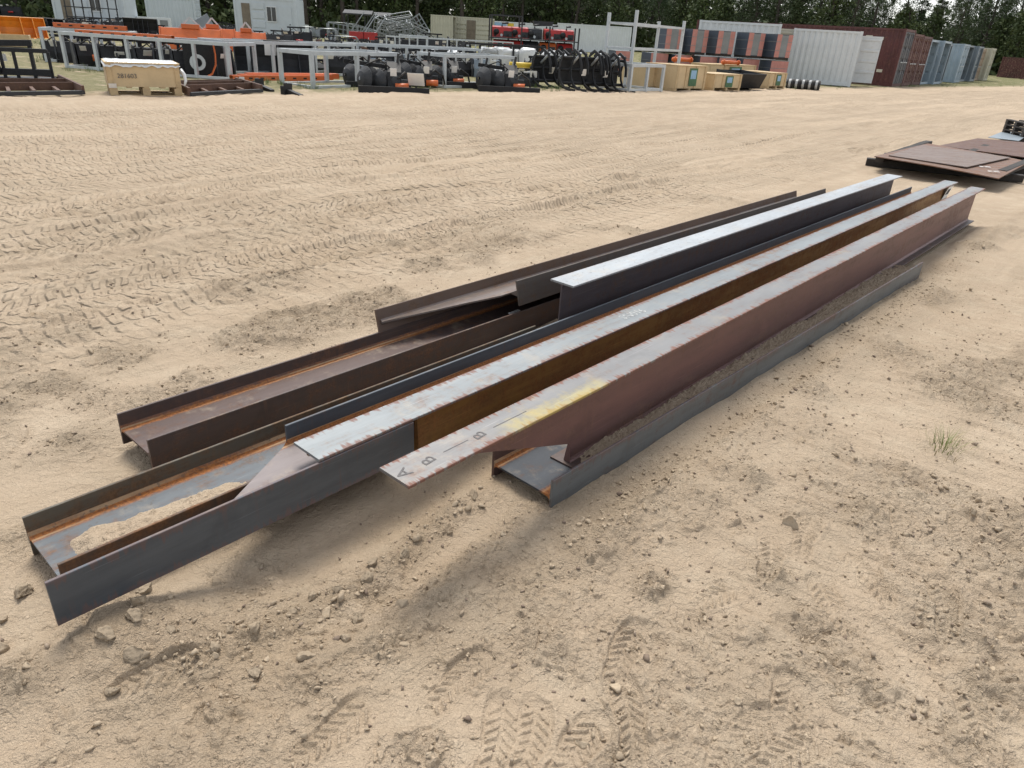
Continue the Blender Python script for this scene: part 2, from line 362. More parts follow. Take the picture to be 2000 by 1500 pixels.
    k.base(c); k.metal(k.math('MAXIMUM', metal_v, 0.0)); k.rough(k.math('MINIMUM', rough_v, .95))
    k.b.inputs['Specular IOR Level'].default_value = spec
    k.bump(k.math('ADD', k.math('MULTIPLY', n2, .6), k.math('MULTIPLY', n3, .4)), .16, .004)
    return k.m

# ------------------------------------------------------------------ mesh builder
class MB:
    def __init__(s): s.v = []; s.f = []
    def add(s, vs, fs):
        n = len(s.v); s.v += [tuple(p) for p in vs]; s.f += [tuple(i + n for i in q) for q in fs]; return s
    def box(s, c, d, rot=None):
        hx, hy, hz = d[0] / 2, d[1] / 2, d[2] / 2
        vs = [Vector((a * hx, b * hy, e * hz)) for e in (-1, 1) for b in (-1, 1) for a in (-1, 1)]
        if rot is not None: vs = [rot @ p for p in vs]
        c = Vector(c)
        return s.add([p + c for p in vs], [(0, 2, 3, 1), (4, 5, 7, 6), (0, 1, 5, 4), (2, 6, 7, 3), (0, 4, 6, 2), (1, 3, 7, 5)])
    def span(s, x0, x1, y0, y1, z0, z1): return s.box(((x0 + x1) / 2, (y0 + y1) / 2, (z0 + z1) / 2), (x1 - x0, y1 - y0, z1 - z0))
    def _basis(s, d):
        d = d.normalized(); up = Vector((0, 0, 1)) if abs(d.z) < .95 else Vector((1, 0, 0))
        a = d.cross(up).normalized(); return a, a.cross(d).normalized()
    def bar(s, p0, p1, w, h=None):
        p0, p1 = Vector(p0), Vector(p1); h = h or w; a, b = s._basis(p1 - p0)
        vs = [p + a * (i * w / 2) + b * (j * h / 2) for p in (p0, p1) for i, j in ((-1, -1), (1, -1), (1, 1), (-1, 1))]
        return s.add(vs, [(3, 2, 1, 0), (4, 5, 6, 7), (0, 1, 5, 4), (1, 2, 6, 5), (2, 3, 7, 6), (3, 0, 4, 7)])
    def tube(s, pts, r, n=8, cap=True, r2=None):
        pts = [Vector(p) for p in pts]; vs = []; fs = []
        for i, p in enumerate(pts):
            d = (pts[min(i + 1, len(pts) - 1)] - pts[max(i - 1, 0)])
            a, b = s._basis(d); rr = r if r2 is None else r + (r2 - r) * i / (len(pts) - 1)
            vs += [p + (a * math.cos(2 * PI * j / n) + b * math.sin(2 * PI * j / n)) * rr for j in range(n)]
        for i in range(len(pts) - 1):
            for j in range(n):
                k = (j + 1) % n; fs.append((i * n + j, i * n + k, (i + 1) * n + k, (i + 1) * n + j))
        if cap: fs.append(tuple(range(n - 1, -1, -1))); fs.append(tuple((len(pts) - 1) * n + j for j in range(n)))
        return s.add(vs, fs)
    def prism(s, poly, plane, a0, a1):          # polygon in a plane, extruded along the third axis
        def mk(p, a): return {'xz': (p[0], a, p[1]), 'xy': (p[0], p[1], a), 'yz': (a, p[0], p[1])}[plane]
        n = len(poly); vs = [mk(p, a0) for p in poly] + [mk(p, a1) for p in poly]
        fs = [tuple(range(n)), tuple(range(2 * n - 1, n - 1, -1))] + [(i, i + n, (i + 1) % n + n, (i + 1) % n) for i in range(n)]
        return s.add(vs, fs)
    def sheet(s, path, plane, a0, a1, th):      # open bent plate: path in a plane, thickness th, extruded
        path = [Vector((p[0], p[1], 0)) for p in path]; off = []
        for i, p in enumerate(path):
            d = (path[min(i + 1, len(path) - 1)] - path[max(i - 1, 0)]).normalized(); off.append(p + Vector((-d.y, d.x, 0)) * th)
        def mk(p, a): return {'xz': (p.x, a, p.y), 'yz': (a, p.x, p.y)}[plane]
        n = len(path); vs = [mk(p, a0) for p in path] + [mk(p, a1) for p in path] + [mk(p, a0) for p in off] + [mk(p, a1) for p in off]; fs = []
        for i in range(n - 1):
            fs += [(i, i + 1, n + i + 1, n + i), (2 * n + i, 3 * n + i, 3 * n + i + 1, 2 * n + i + 1), (i, 2 * n + i, 2 * n + i + 1, i + 1), (n + i, n + i + 1, 3 * n + i + 1, 3 * n + i)]
        fs += [(0, n, 3 * n, 2 * n), (n - 1, 3 * n - 1, 4 * n - 1, 2 * n - 1)]
        return s.add(vs, fs)
    def disc(s, c, r, axis='x', th=.02, n=16, dish=0.0, hole=0.0):
        c = Vector(c); vs = []; fs = []
        def mk(u, v, a): return c + {'x': Vector((a, u, v)), 'y': Vector((u, a, v)), 'z': Vector((u, v, a))}[axis]
        rings = [(hole, -dish), (r * .55, -dish * .75), (r, 0)]
        for side in (0, th):
            for rr, aa in rings:
                vs += [mk(rr * math.cos(2 * PI * j / n), rr * math.sin(2 * PI * j / n), aa + side) for j in range(n)]
        for j in range(n):
            k = (j + 1) % n
            for i in range(2):
                fs.append((i * n + j, i * n + k, (i + 1) * n + k, (i + 1) * n + j)); o = 3 * n
                fs.append((o + i * n + k, o + i * n + j, o + (i + 1) * n + j, o + (i + 1) * n + k))
            fs.append((2 * n + j, 2 * n + k, 5 * n + k, 5 * n + j)); fs.append((k, j, 3 * n + j, 3 * n + k))
        return s.add(vs, fs)
    def build(s, name, mat, parent=None, smooth=False):
        me = bpy.data.meshes.new(name); me.from_pydata([tuple(p) for p in s.v], [], s.f); me.validate(); me.update()
        if smooth: me.polygons.foreach_set('use_smooth', [True] * len(me.polygons))
        if mat: me.materials.append(mat)
        o = bpy.data.objects.new(name, me); COL.objects.link(o)
        if parent: o.parent = parent
        return o
def np_mesh(name, v, f, mat, smooth=True, parent=None):
    me = bpy.data.meshes.new(name); k = f.shape[1]
    me.vertices.add(len(v)); me.vertices.foreach_set('co', v.astype(np.float32).ravel())
    me.loops.add(f.size); me.loops.foreach_set('vertex_index', f.astype(np.int32).ravel())
    me.polygons.add(len(f)); me.polygons.foreach_set('loop_start', np.arange(0, f.size, k, dtype=np.int32))
    if smooth: me.polygons.foreach_set('use_smooth', np.ones(len(f), dtype=bool))
    me.update(calc_edges=True); me.validate()
    if mat: me.materials.append(mat)
    o = bpy.data.objects.new(name, me); COL.objects.link(o)
    if parent: o.parent = parent
    return o
def tag(o, label=None, cat=None, group=None, kind=None):
    if label: o['label'] = label
    if cat: o['category'] = cat
    if group: o['group'] = group
    if kind: o['kind'] = kind
    return o
def thing(name, label, cat, loc=(0, 0, 0), rz=0.0, group=None):
    o = bpy.data.objects.new(name, None); COL.objects.link(o); o.location = loc; o.rotation_euler = (0, 0, rz)
    return tag(o, label, cat, group)
def copy_tree(o, parent=None):
    c = o.copy(); COL.objects.link(c); c.parent = parent
    for ch in list(o.children): copy_tree(ch, c)
    return c
def writing(name, text, size, mat, parent, loc, rot, th=.0008, stretch=1.0):
    cu = bpy.data.curves.new(name, 'FONT'); cu.body = text; cu.size = size; cu.extrude = th; cu.align_x = 'CENTER'; cu.align_y = 'CENTER'; cu.resolution_u = 3
    tmp = bpy.data.objects.new(name + '_tmp', cu); COL.objects.link(tmp)
    dg = bpy.context.evaluated_depsgraph_get(); me = bpy.data.meshes.new_from_object(tmp.evaluated_get(dg))
    bpy.data.objects.remove(tmp); bpy.data.curves.remove(cu)
    me.materials.clear(); me.materials.append(mat); me.name = name
    o = bpy.data.objects.new(name, me); COL.objects.link(o); o.parent = parent; o.location = loc; o.rotation_euler = rot; o.scale = (stretch, 1, 1)
    return o

# ------------------------------------------------------------------ ground: one sheet, finer where the near sand shows its relief
SAND = sand_material()
def build_ground():
    fine = np.linspace(math.radians(-50), math.radians(52), 1000)
    rest = np.linspace(math.radians(52), math.radians(310), 60)[1:-1]
    ang = np.concatenate([fine, rest]); na = len(ang)
    el = np.concatenate([np.linspace(math.radians(70), math.radians(60), 8)[:-1], np.linspace(math.radians(60), math.radians(2.2), 950), np.linspace(math.radians(2.2), math.radians(.45), 50)[1:]])
    rad = np.concatenate([1.6 / np.tan(el), [320, 500, 800, 1300]]); nr = len(rad)
    A, Rr = np.meshgrid(ang, rad); x = (Rr * np.sin(A)).ravel(); y = (Rr * np.cos(A)).ravel()
    z = height(x, y)
    v = np.stack([x, y, z], 1); v = np.vstack([v, [[0, 0, float(z[:na].mean())]]])
    i = np.arange(nr - 1)[:, None] * na; j = np.arange(na)[None, :]; jn = (j + 1) % na
    f = np.stack([i + j, i + na + j, i + na + jn, i + jn], -1).reshape(-1, 4)
    o = np_mesh('ground', v, f, SAND)
    import bmesh
    me = o.data
    s = x * TX + y * TY; q = x * NX + y * NY; r = np.hypot(x, y)
    eq = q + 13.4 - .10 * (s - 15)
    g = np.concatenate([sstep(-1.6, -3.2, eq) * (.8 + .2 * sstep(40, 75, r)), [0]])
    a = me.attributes.new('grass', 'FLOAT', 'POINT'); a.data.foreach_set('value', g.astype(np.float32))
    lo = np.concatenate([np.clip(rough_mask(x, y, s, q) * 1.5 + clod_line(s, q) * .8, 0, 1) * sstep(12, 6, r), [0]])
    a = me.attributes.new('loose', 'FLOAT', 'POINT'); a.data.foreach_set('value', lo.astype(np.float32))
    la = np.concatenate([sstep(-3.2, -4.3, q) * sstep(-.4, .6, eq) * sstep(75, 45, r), [0]])
    a = me.attributes.new('lane', 'FLOAT', 'POINT'); a.data.foreach_set('value', la.astype(np.float32))
    da = np.concatenate([np.clip(.45 * np.exp(-((q + 1.45) / .42) ** 2) * sstep(-.1, .5, s) * sstep(3.6, 1.8, s) + .30 * sstep(.1, .6, fbm(x * .5, y * .5, 3, 205)) * sstep(10, 6, r), 0, 1), [0]])
    a = me.attributes.new('damp', 'FLOAT', 'POINT'); a.data.foreach_set('value', da.astype(np.float32))
    # close the small disc under the viewer
    bm = bmesh.new(); bm.from_mesh(me); bm.verts.ensure_lookup_table(); c = bm.verts[len(v) - 1]
    for k in range(na): bm.faces.new((c, bm.verts[k], bm.verts[(k + 1) % na])).smooth = True
    bm.to_mesh(me); bm.free()
    return tag(o, 'pale churned sand with tyre tracks and boot prints', None, None, 'structure')
build_ground()

# ------------------------------------------------------------------ loose clods and pebbles
def ico(sub=0):
    import bmesh
    bm = bmesh.new(); bmesh.ops.create_icosphere(bm, subdivisions=sub + 1, radius=1)
    v = np.array([p.co[:] for p in bm.verts]); f = np.array([[q.index for q in p.verts] for p in bm.faces]); bm.free(); return v, f
def rocks(name, pts, sizes, mat, sub, seed, flat=.65, sink=.25):
    rg = np.random.default_rng(seed); V, Fc = ico(sub); n = len(pts); k = len(V); base = []
    for _b in range(24):
        p = V.copy()
        for _ in range(8):
            nn = rg.normal(0, 1, 3); nn /= np.linalg.norm(nn); p = p - np.maximum(0, p @ nn - rg.uniform(.2, .65))[:, None] * nn
        base.append((p + rg.normal(0, .06, (k, 3))) * 1.2)
    base = np.array(base); pts = np.asarray(pts); sizes = np.asarray(sizes)
    sc = np.stack([rg.uniform(.75, 1.3, n), rg.uniform(.7, 1.1, n), rg.uniform(.5, 1.0, n) * flat / .65], 1)
    p = base[rg.integers(0, 24, n)] * sc[:, None, :]; a = rg.uniform(0, 2 * PI, n); b = rg.uniform(-.5, .5, n)
    cb, sb, ca, sa = np.cos(b)[:, None], np.sin(b)[:, None], np.cos(a)[:, None], np.sin(a)[:, None]
    X, Y, Z = p[..., 0], p[..., 1] * cb - p[..., 2] * sb, p[..., 1] * sb + p[..., 2] * cb
    X, Y = X * ca - Y * sa, X * sa + Y * ca
    out = np.stack([X, Y, Z], -1) * sizes[:, None, None] + pts[:, None, :]; out[..., 2] += (sizes * sink)[:, None]
    f = (Fc[None] + (np.arange(n) * k)[:, None, None]).reshape(-1, 3)
    return np_mesh(name, out.reshape(-1, 3), f, mat, smooth=False)
CLOD = clod_material('clod', (.46, .37, .265), (.37, .295, .21), (.32, .255, .18))
PEB = clod_material('pebble', (.42, .34, .25), (.20, .15, .115), (.20, .155, .12))
_rg = np.random.default_rng(8)
def scatter(n, rmax, dens, rmin=1.0):
    a = _rg.uniform(math.radians(-46), math.radians(48), n); r = rmin + (rmax - rmin) * _rg.uniform(0, 1, n) ** .8
    x = r * np.sin(a); y = r * np.cos(a); s = x * TX + y * TY; q = x * NX + y * NY
    k = _rg.uniform(0, 1, n) < dens(x, y, s, q)
    inside = (q > -2.9) & (q < -1.22) & (s > .25) & (s < 9.5)
    inside &= ~((q > -1.78) & (s < 1.9) & (q < -1.3) & (s > .45))
    k &= ~inside
    x, y = x[k], y[k]; return np.stack([x, y, height(x, y)], 1)
p = scatter(46000, 8.0, lambda x, y, s, q: np.clip(clod_line(s, q) * .5 + rough_mask(x, y, s, q) * .40, 0, 1))
o = rocks('sand_clods', p, _rg.gamma(1.4, .0030, len(p)) + .0026, CLOD, 1, 21, sink=.12)
tag(o, 'loose crumbly sand clods strewn over the churned ground', None, None, 'stuff')
p = scatter(70000, 7.0, lambda x, y, s, q: np.clip(.05 + clod_line(s, q) * .5 + rough_mask(x, y, s, q) * .55, 0, 1))
o = rocks('crumbs', p, _rg.gamma(1.8, .0016, len(p)) + .0018, CLOD, 0, 27, sink=.2)
tag(o, 'fine crumbs of dry sand lying in the churned patches', None, None, 'stuff')
p = scatter(6500, 6.0, lambda x, y, s, q: .22 + .5 * sstep(-1.3, -.2, q) * sstep(.3, .7, perlin(x * 2, y * 2, 88) + .5))
o = rocks('pebbles', p, _rg.gamma(2.0, .0017, len(p)) + .003, PEB, 0, 22, sink=.35)
tag(o, 'small brown pebbles sprinkled over the sand', None, None, 'stuff')
# the biggest clods, each one a thing
big_meshes = []
for i in range(5):
    V, Fc = ico(3); rg = np.random.default_rng(40 + i); p = V.copy()
    for _ in range(9):
        nn = rg.normal(0, 1, 3); nn /= np.linalg.norm(nn); p = p - np.maximum(0, p @ nn - rg.uniform(.35, .8))[:, None] * nn
    p = p * (1 + .16 * (fbm(p[:, 0] * 2.2 + i * 3, p[:, 1] * 2.2 + p[:, 2] * 1.9, 4, 8))[:, None]) + .07 * np.stack([perlin(p[:, 0] * 3 + 5 * a + i, p[:, 1] * 3 + p[:, 2] * 2.3, 3 + a) for a in range(3)], 1) + rg.normal(0, .02, p.shape)
    big_meshes.append(np_mesh('sand_clod', p * np.array([1.35, 1.15, 1.05]), Fc, CLOD, smooth=False))
    COL.objects.unlink(big_meshes[-1])
spots = [(.44, -1.70), (.50, -1.62), (.40, -1.60), (.56, -1.50), (.62, -1.53), (.68, -1.49), (.47, -1.76), (.80, -1.50), (.88, -1.52), (.96, -1.49), (1.05, -1.47), (1.12, -1.52), (1.22, -1.48),
         (1.3, -1.5), (1.42, -1.47), (.36, -1.68), (.60, -1.36), (.72, -1.30), (.84, -1.29), (.92, -1.34), (1.06, -1.30), (.2, -2.05), (.16, -1.95), (.27, -2.12), (.22, -2.25), (.1, -2.1), (.52, -1.83), (1.62, -1.54), (1.55, -1.50), (.31, -1.55)]
for i, (s_, q_) in enumerate(spots):
    src = big_meshes[i % 5]; o = bpy.data.objects.new('sand_clod', src.data); COL.objects.link(o)
    P_ = sq(s_, q_); sz = random.Random(i).uniform(.012, .026)
    o.location = (P_.x, P_.y, zg(P_.x, P_.y) + sz * .2); o.scale = (sz, sz, sz); o.rotation_euler = (random.Random(i + 50).uniform(-.4, .4), 0, i * 1.7)
    tag(o, 'fist-sized lump of dry sand in the churned rut by the near beam ends', 'clod', 'big sand lumps around the near beam ends')
for o in big_meshes: bpy.data.objects.remove(o)

# ------------------------------------------------------------------ steel beams
def profile_loft(m, xs, prof):        # prof(x) -> closed list of (y,z)
    rows = [prof(x) for x in xs]; n = len(rows[0]); vs = []; fs = []
    for x, r_ in zip(xs, rows): vs += [(x, p[0], p[1]) for p in r_]
    for i in range(len(xs) - 1):
        for j in range(n):
            k = (j + 1) % n; fs.append((i * n + j, (i + 1) * n + j, (i + 1) * n + k, i * n + k))
    fs.append(tuple(range(n))); fs.append(tuple((len(xs) - 1) * n + j for j in range(n - 1, -1, -1)))
    return m.add(vs, fs)
def rect_prof(y0, y1, z0, z1, c=.0016):
    return [(y0 + c, z0), (y1 - c, z0), (y1, z0 + c), (y1, z1 - c), (y1 - c, z1), (y0 + c, z1), (y0, z1 - c), (y0, z0 + c)]
def web_prof(a0, a1, t, k=.013, fa=True, fb=True):   # plate along depth axis a with fillets at the flange ends -> (a,b)
    h_ = t / 2
    def side(sg):
        p = []
        if fa: p += [(a0, sg * (h_ + k)), (a0 + k * .35, sg * (h_ + k * .38)), (a0 + k, sg * h_)]
        else: p += [(a0, sg * h_), (a0 + .0001, sg * h_), (a0 + .0002, sg * h_)]
        if fb: p += [(a1 - k, sg * h_), (a1 - k * .35, sg * (h_ + k * .38)), (a1, sg * (h_ + k))]
        else: p += [(a1 - .0002, sg * h_), (a1 - .0001, sg * h_), (a1, sg * h_)]
        return p
    return side(-1) + side(1)[::-1]
def stations(a, b, n): return [a + (b - a) * i / n for i in range(n + 1)]
def beam(name, label, s0, s1, q0, z0, mats, upright, d, bf, q1=None, tf=.011, tw=.0085, near_fl=None, far_fl=None, web=None, roll=0.0, z1=None, group=None, web_b=0.0):
    """upright: depth along z, flanges level. Else on its side: depth across, flanges standing.
    local x along the beam, y towards the far side, z up. near_fl/far_fl: (x0,x1) extents; web(x)->(a0,a1) in depth."""
    A = sq(s0, q0); B = sq(s1, q1 if q1 is not None else q0); L = (B - A).length
    t = thing(name, label, 'steel beam', (A.x, A.y, z0), yaw_of(A, B), group)
    if roll: t.rotation_euler = (roll, 0, yaw_of(A, B))
    e0, e1 = near_fl or (0, L), far_fl or (0, L)
    def plate(nm, ext, a0, a1, mat):
        m = MB()
        pr = rect_prof(-bf / 2, bf / 2, a0, a1) if upright else rect_prof(a0, a1, -bf / 2, bf / 2)
        profile_loft(m, stations(ext[0], ext[1], 20), lambda x: pr); return m.build(nm, mat, t)
    # depth axis a: 0 = bottom (upright) or near face (on side)
    plate('flange', e0, 0, tf, mats[1]); plate('flange', e1, d - tf, d, mats[2])
    m = MB(); wf = web or (lambda x: (tf, d - tf))
    xs = web_x if (web_x := getattr(wf, 'xs', None)) else stations(0, L, 20)
    def pr(x):
        a0, a1 = wf(x); p = web_prof(a0, a1, tw, fa=abs(a0 - tf) < 1e-6, fb=abs(a1 - (d - tf)) < 1e-6)
        return [(b, a) for a, b in p][::-1] if upright else [(a, b + web_b) for a, b in p]
    profile_loft(m, xs, pr); m.build('web', mats[0], t)
    return t, L
def webfn(xs, fn): fn.xs = xs; return fn

BLUE = (.100, .114, .131); BLUE2 = (.068, .078, .092); BROWN = (.115, .070, .058); BROWN2 = (.075, .050, .048)
MILL = (.42, .45, .46); MILL2 = (.30, .325, .34); RUST = (.23, .095, .035)
st_blue = steel('steel_blue', BLUE, BLUE2, (.13, .075, .055), .16, .48, .35)
st_brown = steel('steel_brown', BROWN, BROWN2, (.15, .07, .035), .25, .5, .3)
st_dark = steel('steel_dark_brown', (.092, .066, .058), (.062, .048, .046), (.16, .08, .045), .32, .5, .3)
GRP = 'rolled steel beams stacked on the sand'
# A: brown beam on its side, left of the stack
ma = [steel('web_brown', (.095, .064, .056), (.068, .047, .044), (.15, .075, .045), .30, .55, .25, fillet=((.255, .018),)), st_dark, st_dark]
tA, _ = beam('steel_girder', 'dark brown beam lying on its side, leftmost end beside bare sand', .83, 6.2, -2.50, .075, ma, False, .285, .140, group=GRP)
# E: long beam on its side carrying sand, lowest left
me_ = [steel('web_grey', (.125, .14, .152), (.09, .10, .112), (.24, .11, .04), .30, .62, .25, fillet=((.285, .026), (.03, .018)), spots=.55), steel('steel_rusty_lip', (.085, .064, .05), (.066, .05, .042), (.22, .10, .04), .45, .6, .2),
       steel('steel_greenish', (.105, .094, .072), (.075, .068, .055), (.15, .08, .035), .4, .6, .2)]
tE, _ = beam('steel_girder', 'beam on its side with grey web and sand heaped inside, nearest left', .355, 2.85, -1.985, .075, me_, False, .315, .150, group=GRP)
# G: coped beam on its side resting on E, tall blue flange facing the viewer
def gweb():
    xs = [.42, .62, .75, .86, .89, 1.2, 1.26, 1.261] + stations(1.3, 9.06, 14)
    def f(x):
        a1 = .011 + (.294 - .011) * min(1, max(0.004, (x - .415) / .475))
        return (.011 if x < 1.2605 else .172, a1 if x < .89 else .294)
    return webfn(xs, f)
mg = [steel('web_pinkish', (.19, .165, .162), (.15, .128, .125), (.2, .125, .10), .25, .5, .35, fillet=((.285, .022),)),
      steel('flange_blue', BLUE, BLUE2, (.13, .07, .055), .10, .46, .4, streak=.35, axis='z', hw=.075), st_blue]
tG, _ = beam('steel_girder', 'blue-grey coped beam on its side, tall flange jutting nearest the viewer', .283, 9.34, -1.795, .175, mg, False, .305, .150, near_fl=(0, 1.255), far_fl=(.89, 9.05), web=gweb(), group=GRP)
# F: upright beam with pale flange on top of G
def fweb():
    xs = [.005, .03, .2, .47, .50, .5005] + stations(.7, 9.1, 14)
    def f(x): return (.239 - .024 * (.4 if x < .02 else 1) if x < .5002 else .011, .239)
    return webfn(xs, f)
mf = [steel('web_gold', (.27, .145, .040), (.17, .092, .030), (.24, .10, .03), .42, .5, .35), st_dark,
      steel('flange_pale', (.245, .265, .272), (.19, .207, .214), (.26, .16, .11), .24, .46, .55, streak=.75, hw=.0775)]
tF, _ = beam('steel_girder', 'middle upright beam with pale grey top flange and golden rusty web', 1.12, 10.2, -1.8775, .012, mf, True, .250, .155, near_fl=(.55, 9.08), web=fweb(), group=GRP)
# H: front upright beam with a coped tongue
def hweb():
    xs = [.20, .45, .70, .88, .881] + stations(1.0, 7.85, 14)
    def f(x): return (.334 - (.334 - .095) * min(1, max(.01, (x - .19) / .69)) if x < .8805 else .011, .334)
    return webfn(xs, f)
mh = [steel('web_plum', (.185, .098, .086), (.14, .078, .070), (.20, .105, .07), .28, .5, .3), st_dark,
      steel('flange_hatched', (.215, .212, .208), (.165, .162, .16), (.25, .145, .105), .24, .42, .5, streak=.95, hw=.069, yellow=(.46, 1.02))]
tH, LH = beam('steel_girder', 'front upright beam with yellow spray paint and dark letters on its flange', 1.11, 8.98, -1.388, .055, mh, True, .345, .138, near_fl=(.86, 7.85), web=hweb(), group=GRP)
# I: lowest beam on its side, nearest right
mi = [steel('web_blueblack', (.040, .047, .058), (.028, .033, .041), (.17, .075, .028), .20, .62, .1, fillet=((.03, .03), (.29, .02))), steel('flange_slate', (.15, .162, .168), (.105, .115, .12), (.15, .085, .055), .22, .5, .3, streak=.4, axis='z', hw=.075), st_brown]
tI, LI = beam('steel_girder', 'lowest beam on its side, half sunk in sand at the right front', 1.765, 6.36, -1.280, .054, mi, False, .315, .150, q1=-1.180, group=GRP)
# D: upright beam with pale flange, behind the others
md = [steel('web_violet', (.115, .092, .096), (.080, .066, .072), (.15, .075, .035), .25, .5, .3), st_dark,
      steel('flange_white', (.41, .435, .445), (.32, .34, .35), (.30, .20, .15), .16, .40, .6, streak=.2, hw=.08, spots=.5)]
tD, _ = beam('steel_girder', 'rear upright beam with whitish top flange and violet-brown web', 2.95, 8.95, -2.212, .018, md, True, .382, .160, group=GRP)
# B: tilted coped beam on its side, farthest back
def bweb():
    xs = [.02, .25, .5, .70, .78, .781] + stations(.95, 5.56, 10)
    def f(x): return (.299 - (.299 - .060) * min(1, max(.01, x / .74)) if x < .7 else (.06 if x < .7805 else .011), .299)
    return webfn(xs, f)
mb = [steel('web_taupe', (.17, .135, .115), (.12, .095, .085), (.19, .105, .06), .3, .45, .4), steel('flange_taupe', (.125, .105, .088), (.098, .082, .072), (.14, .08, .045), .25, .5, .3), steel('flange_umber', (.13, .085, .062), (.095, .066, .052), (.15, .08, .04), .3, .55, .25)]
tB, _ = beam('steel_girder', 'farthest brown beam tilted on its side with a notched near end', 2.15, 7.72, -2.50, .262, mb, False, .310, .145, near_fl=(.78, 5.57), web=bweb(), roll=-.24, group=GRP)

# painted marks on the front beam's flange, seen reversed from here
PENCIL = paint('marker_grey', (.085, .085, .09), .7, 0, .3); MARK = paint('worn_marker', (.115, .11, .11), .7, 0, .6, (.26, .22, .20), .9, 55)
for txt, xx, sz in (('A', .035, .068), ('B', .135, .068), ('B', .36, .068)):
    writing('letter', txt, sz, MARK, tH, (xx, -.004, .3456), (0, 0, PI / 2 + .1), .0004)
for a_, b_ in ((.20, .31), (.43, .60)):
    ln = MB(); ln.span(a_, b_, -.0015, .0015, .3452, .3456); ln.build('chalk_line', PENCIL, tH)
CHALK = paint('chalk_white', (.75, .75, .73), .8, 0, .2); FAINT = paint('faint_chalk', (.52, .53, .52), .8, 0, .5, (.3, .3, .3), .5, 40)
writing('letter', 'SN016', .075, FAINT, tF, (2.05, 0, .2506), (0, 0, -.05), .0004)
# hanging paper tag at the far end of the middle beam
WHITE_PAPER = paint('paper', (.78, .78, .76), .7, 0, .05, dirt_amt=.05); INK = paint('ink', (.02, .02, .025), .7)
pt = thing('paper_tag', 'white printed paper tag taped to the far end of the middle beam', 'tag', sq(10.02, -1.845, .15), yaw_of(sq(0, 0), sq(1, 0)))
m = MB(); m.box((0, 0, 0), (.22, .003, .16), Matrix.Rotation(.25, 3, 'X')); m.build('sheet', WHITE_PAPER, pt)
m = MB()
for k in range(9): m.box((-.07 + k * .016, -.0045, .01), (.006 + .004 * (k % 3), .001, .07), Matrix.Rotation(.25, 3, 'X'))
m.build('barcode', INK, pt)
pp = thing('paper_tag', 'small folded white paper slip on the brown beam web', 'tag', sq(3.02, -2.60, .10), .9)
m = MB(); m.box((0, 0, 0), (.09, .02, .004)); m.build('sheet', WHITE_PAPER, pp)

# sand lying inside beams
def sand_heap(s0, s1, q0, q1, z0, hmax, seed, label, shape):
    S, Vv = np.meshgrid(np.linspace(s0, s1, int((s1 - s0) * 140)), np.linspace(0, 1, 48), indexing='ij')
    Qa = q0(S) if callable(q0) else q0; Qb = q1(S) if callable(q1) else q1; Q = Qa + (Qb - Qa) * Vv
    x = S * TX + Q * NX; y = S * TY + Q * NY
    hh = shape((S - s0) / (s1 - s0), Vv) * hmax
    f1, idr = worley(x * 45, y * 45, seed); f2, id2 = worley(x * 90, y * 90, seed + 2)
    amt = sstep(0, .35, hh / hmax)
    hh = hh + amt * (.008 * (idr < .4) * np.clip(1 - (f1 / .5) ** 2, 0, 1) + .004 * (id2 < .5) * np.clip(1 - (f2 / .5) ** 2, 0, 1) + .006 * fbm(x * 14, y * 14, 3, seed))
    zz = z0 - .004 + hh
    ns, nq = S.shape; v = np.stack([x, y, zz], -1).reshape(-1, 3)
    i = np.arange(ns - 1)[:, None] * nq; j = np.arange(nq - 1)[None, :]
    f = np.stack([i + j, i + j + 1, i + nq + j + 1, i + nq + j], -1).reshape(-1, 4)[:, ::-1]
    # skirt underneath so the heap is solid
    o = np_mesh('sand_heap', v, f, SAND); tag(o, label, None, None, 'stuff')
    return o
sand_heap(.40, 1.15, -2.262, -1.998, .0795, .036, 5, 'pebbly sand heaped inside the grey-webbed beam',
          lambda u, v: sstep(.02, .12, u) * sstep(1, .6, u) * sstep(.12 + .52 * u, .62 + .30 * u, v + .14 * perlin(u * 9, v * 3, 4)))
sand_heap(1.99, 6.3, -1.380, lambda S: -1.28 + .02176 * (S - 1.765) - .0125, .068, .014, 9, 'sand lying inside the lowest beam',
          lambda u, v: sstep(.0, .03, u) * (.55 + .45 * perlin(u * 26, v * 2, 6)) * sstep(-.25, .2, v + .35 * perlin(u * 11, v, 7)))

# ------------------------------------------------------------------ paints for the yard
GALV = paint('galvanised', (.50, .535, .55), .45, .25, .18, (.30, .28, .25), .2)
BLACK = paint('black_paint', (.016, .017, .019), .55, 0, .3, (.09, .08, .065), .25, 6, .3)
BLACK2 = paint('dark_grey_paint', (.038, .041, .045), .6, 0, .3, (.12, .105, .085), .3, 5, .3)
ORANGE = paint('orange_paint', (.62, .135, .03), .42, 0, .2, (.25, .12, .05), .25, 3)
AMBER = paint('amber_paint', (.70, .25, .02), .42, 0, .2, (.3, .16, .05), .25, 4)
RED = paint('red_paint', (.42, .022, .018), .4, 0, .25, (.12, .05, .04), .25, 4)
YELLOW = paint('yellow_paint', (.65, .45, .03), .45, 0, .15)
WHITE = paint('white_paint', (.62, .65, .655), .5, 0, .08, (.42, .38, .32), .3, 1.6)
CREAM = paint('cream_paint', (.56, .53, .43), .55, 0, .12, (.34, .29, .22), .35, 1.8)
BEIGE = paint('beige_paint', (.47, .455, .355), .55, 0, .12, (.32, .27, .2), .3, 1.6)
MAROON = paint('maroon_paint', (.092, .025, .023), .6, 0, .35, (.20, .10, .06), .45, 1.4)
MAROON2 = paint('rusted_maroon_paint', (.10, .035, .030), .7, 0, .4, (.34, .24, .16), .85, 1.2)
SLATE = paint('slate_paint', (.07, .075, .085), .55, 0, .25, (.2, .16, .12), .35, 1.6)
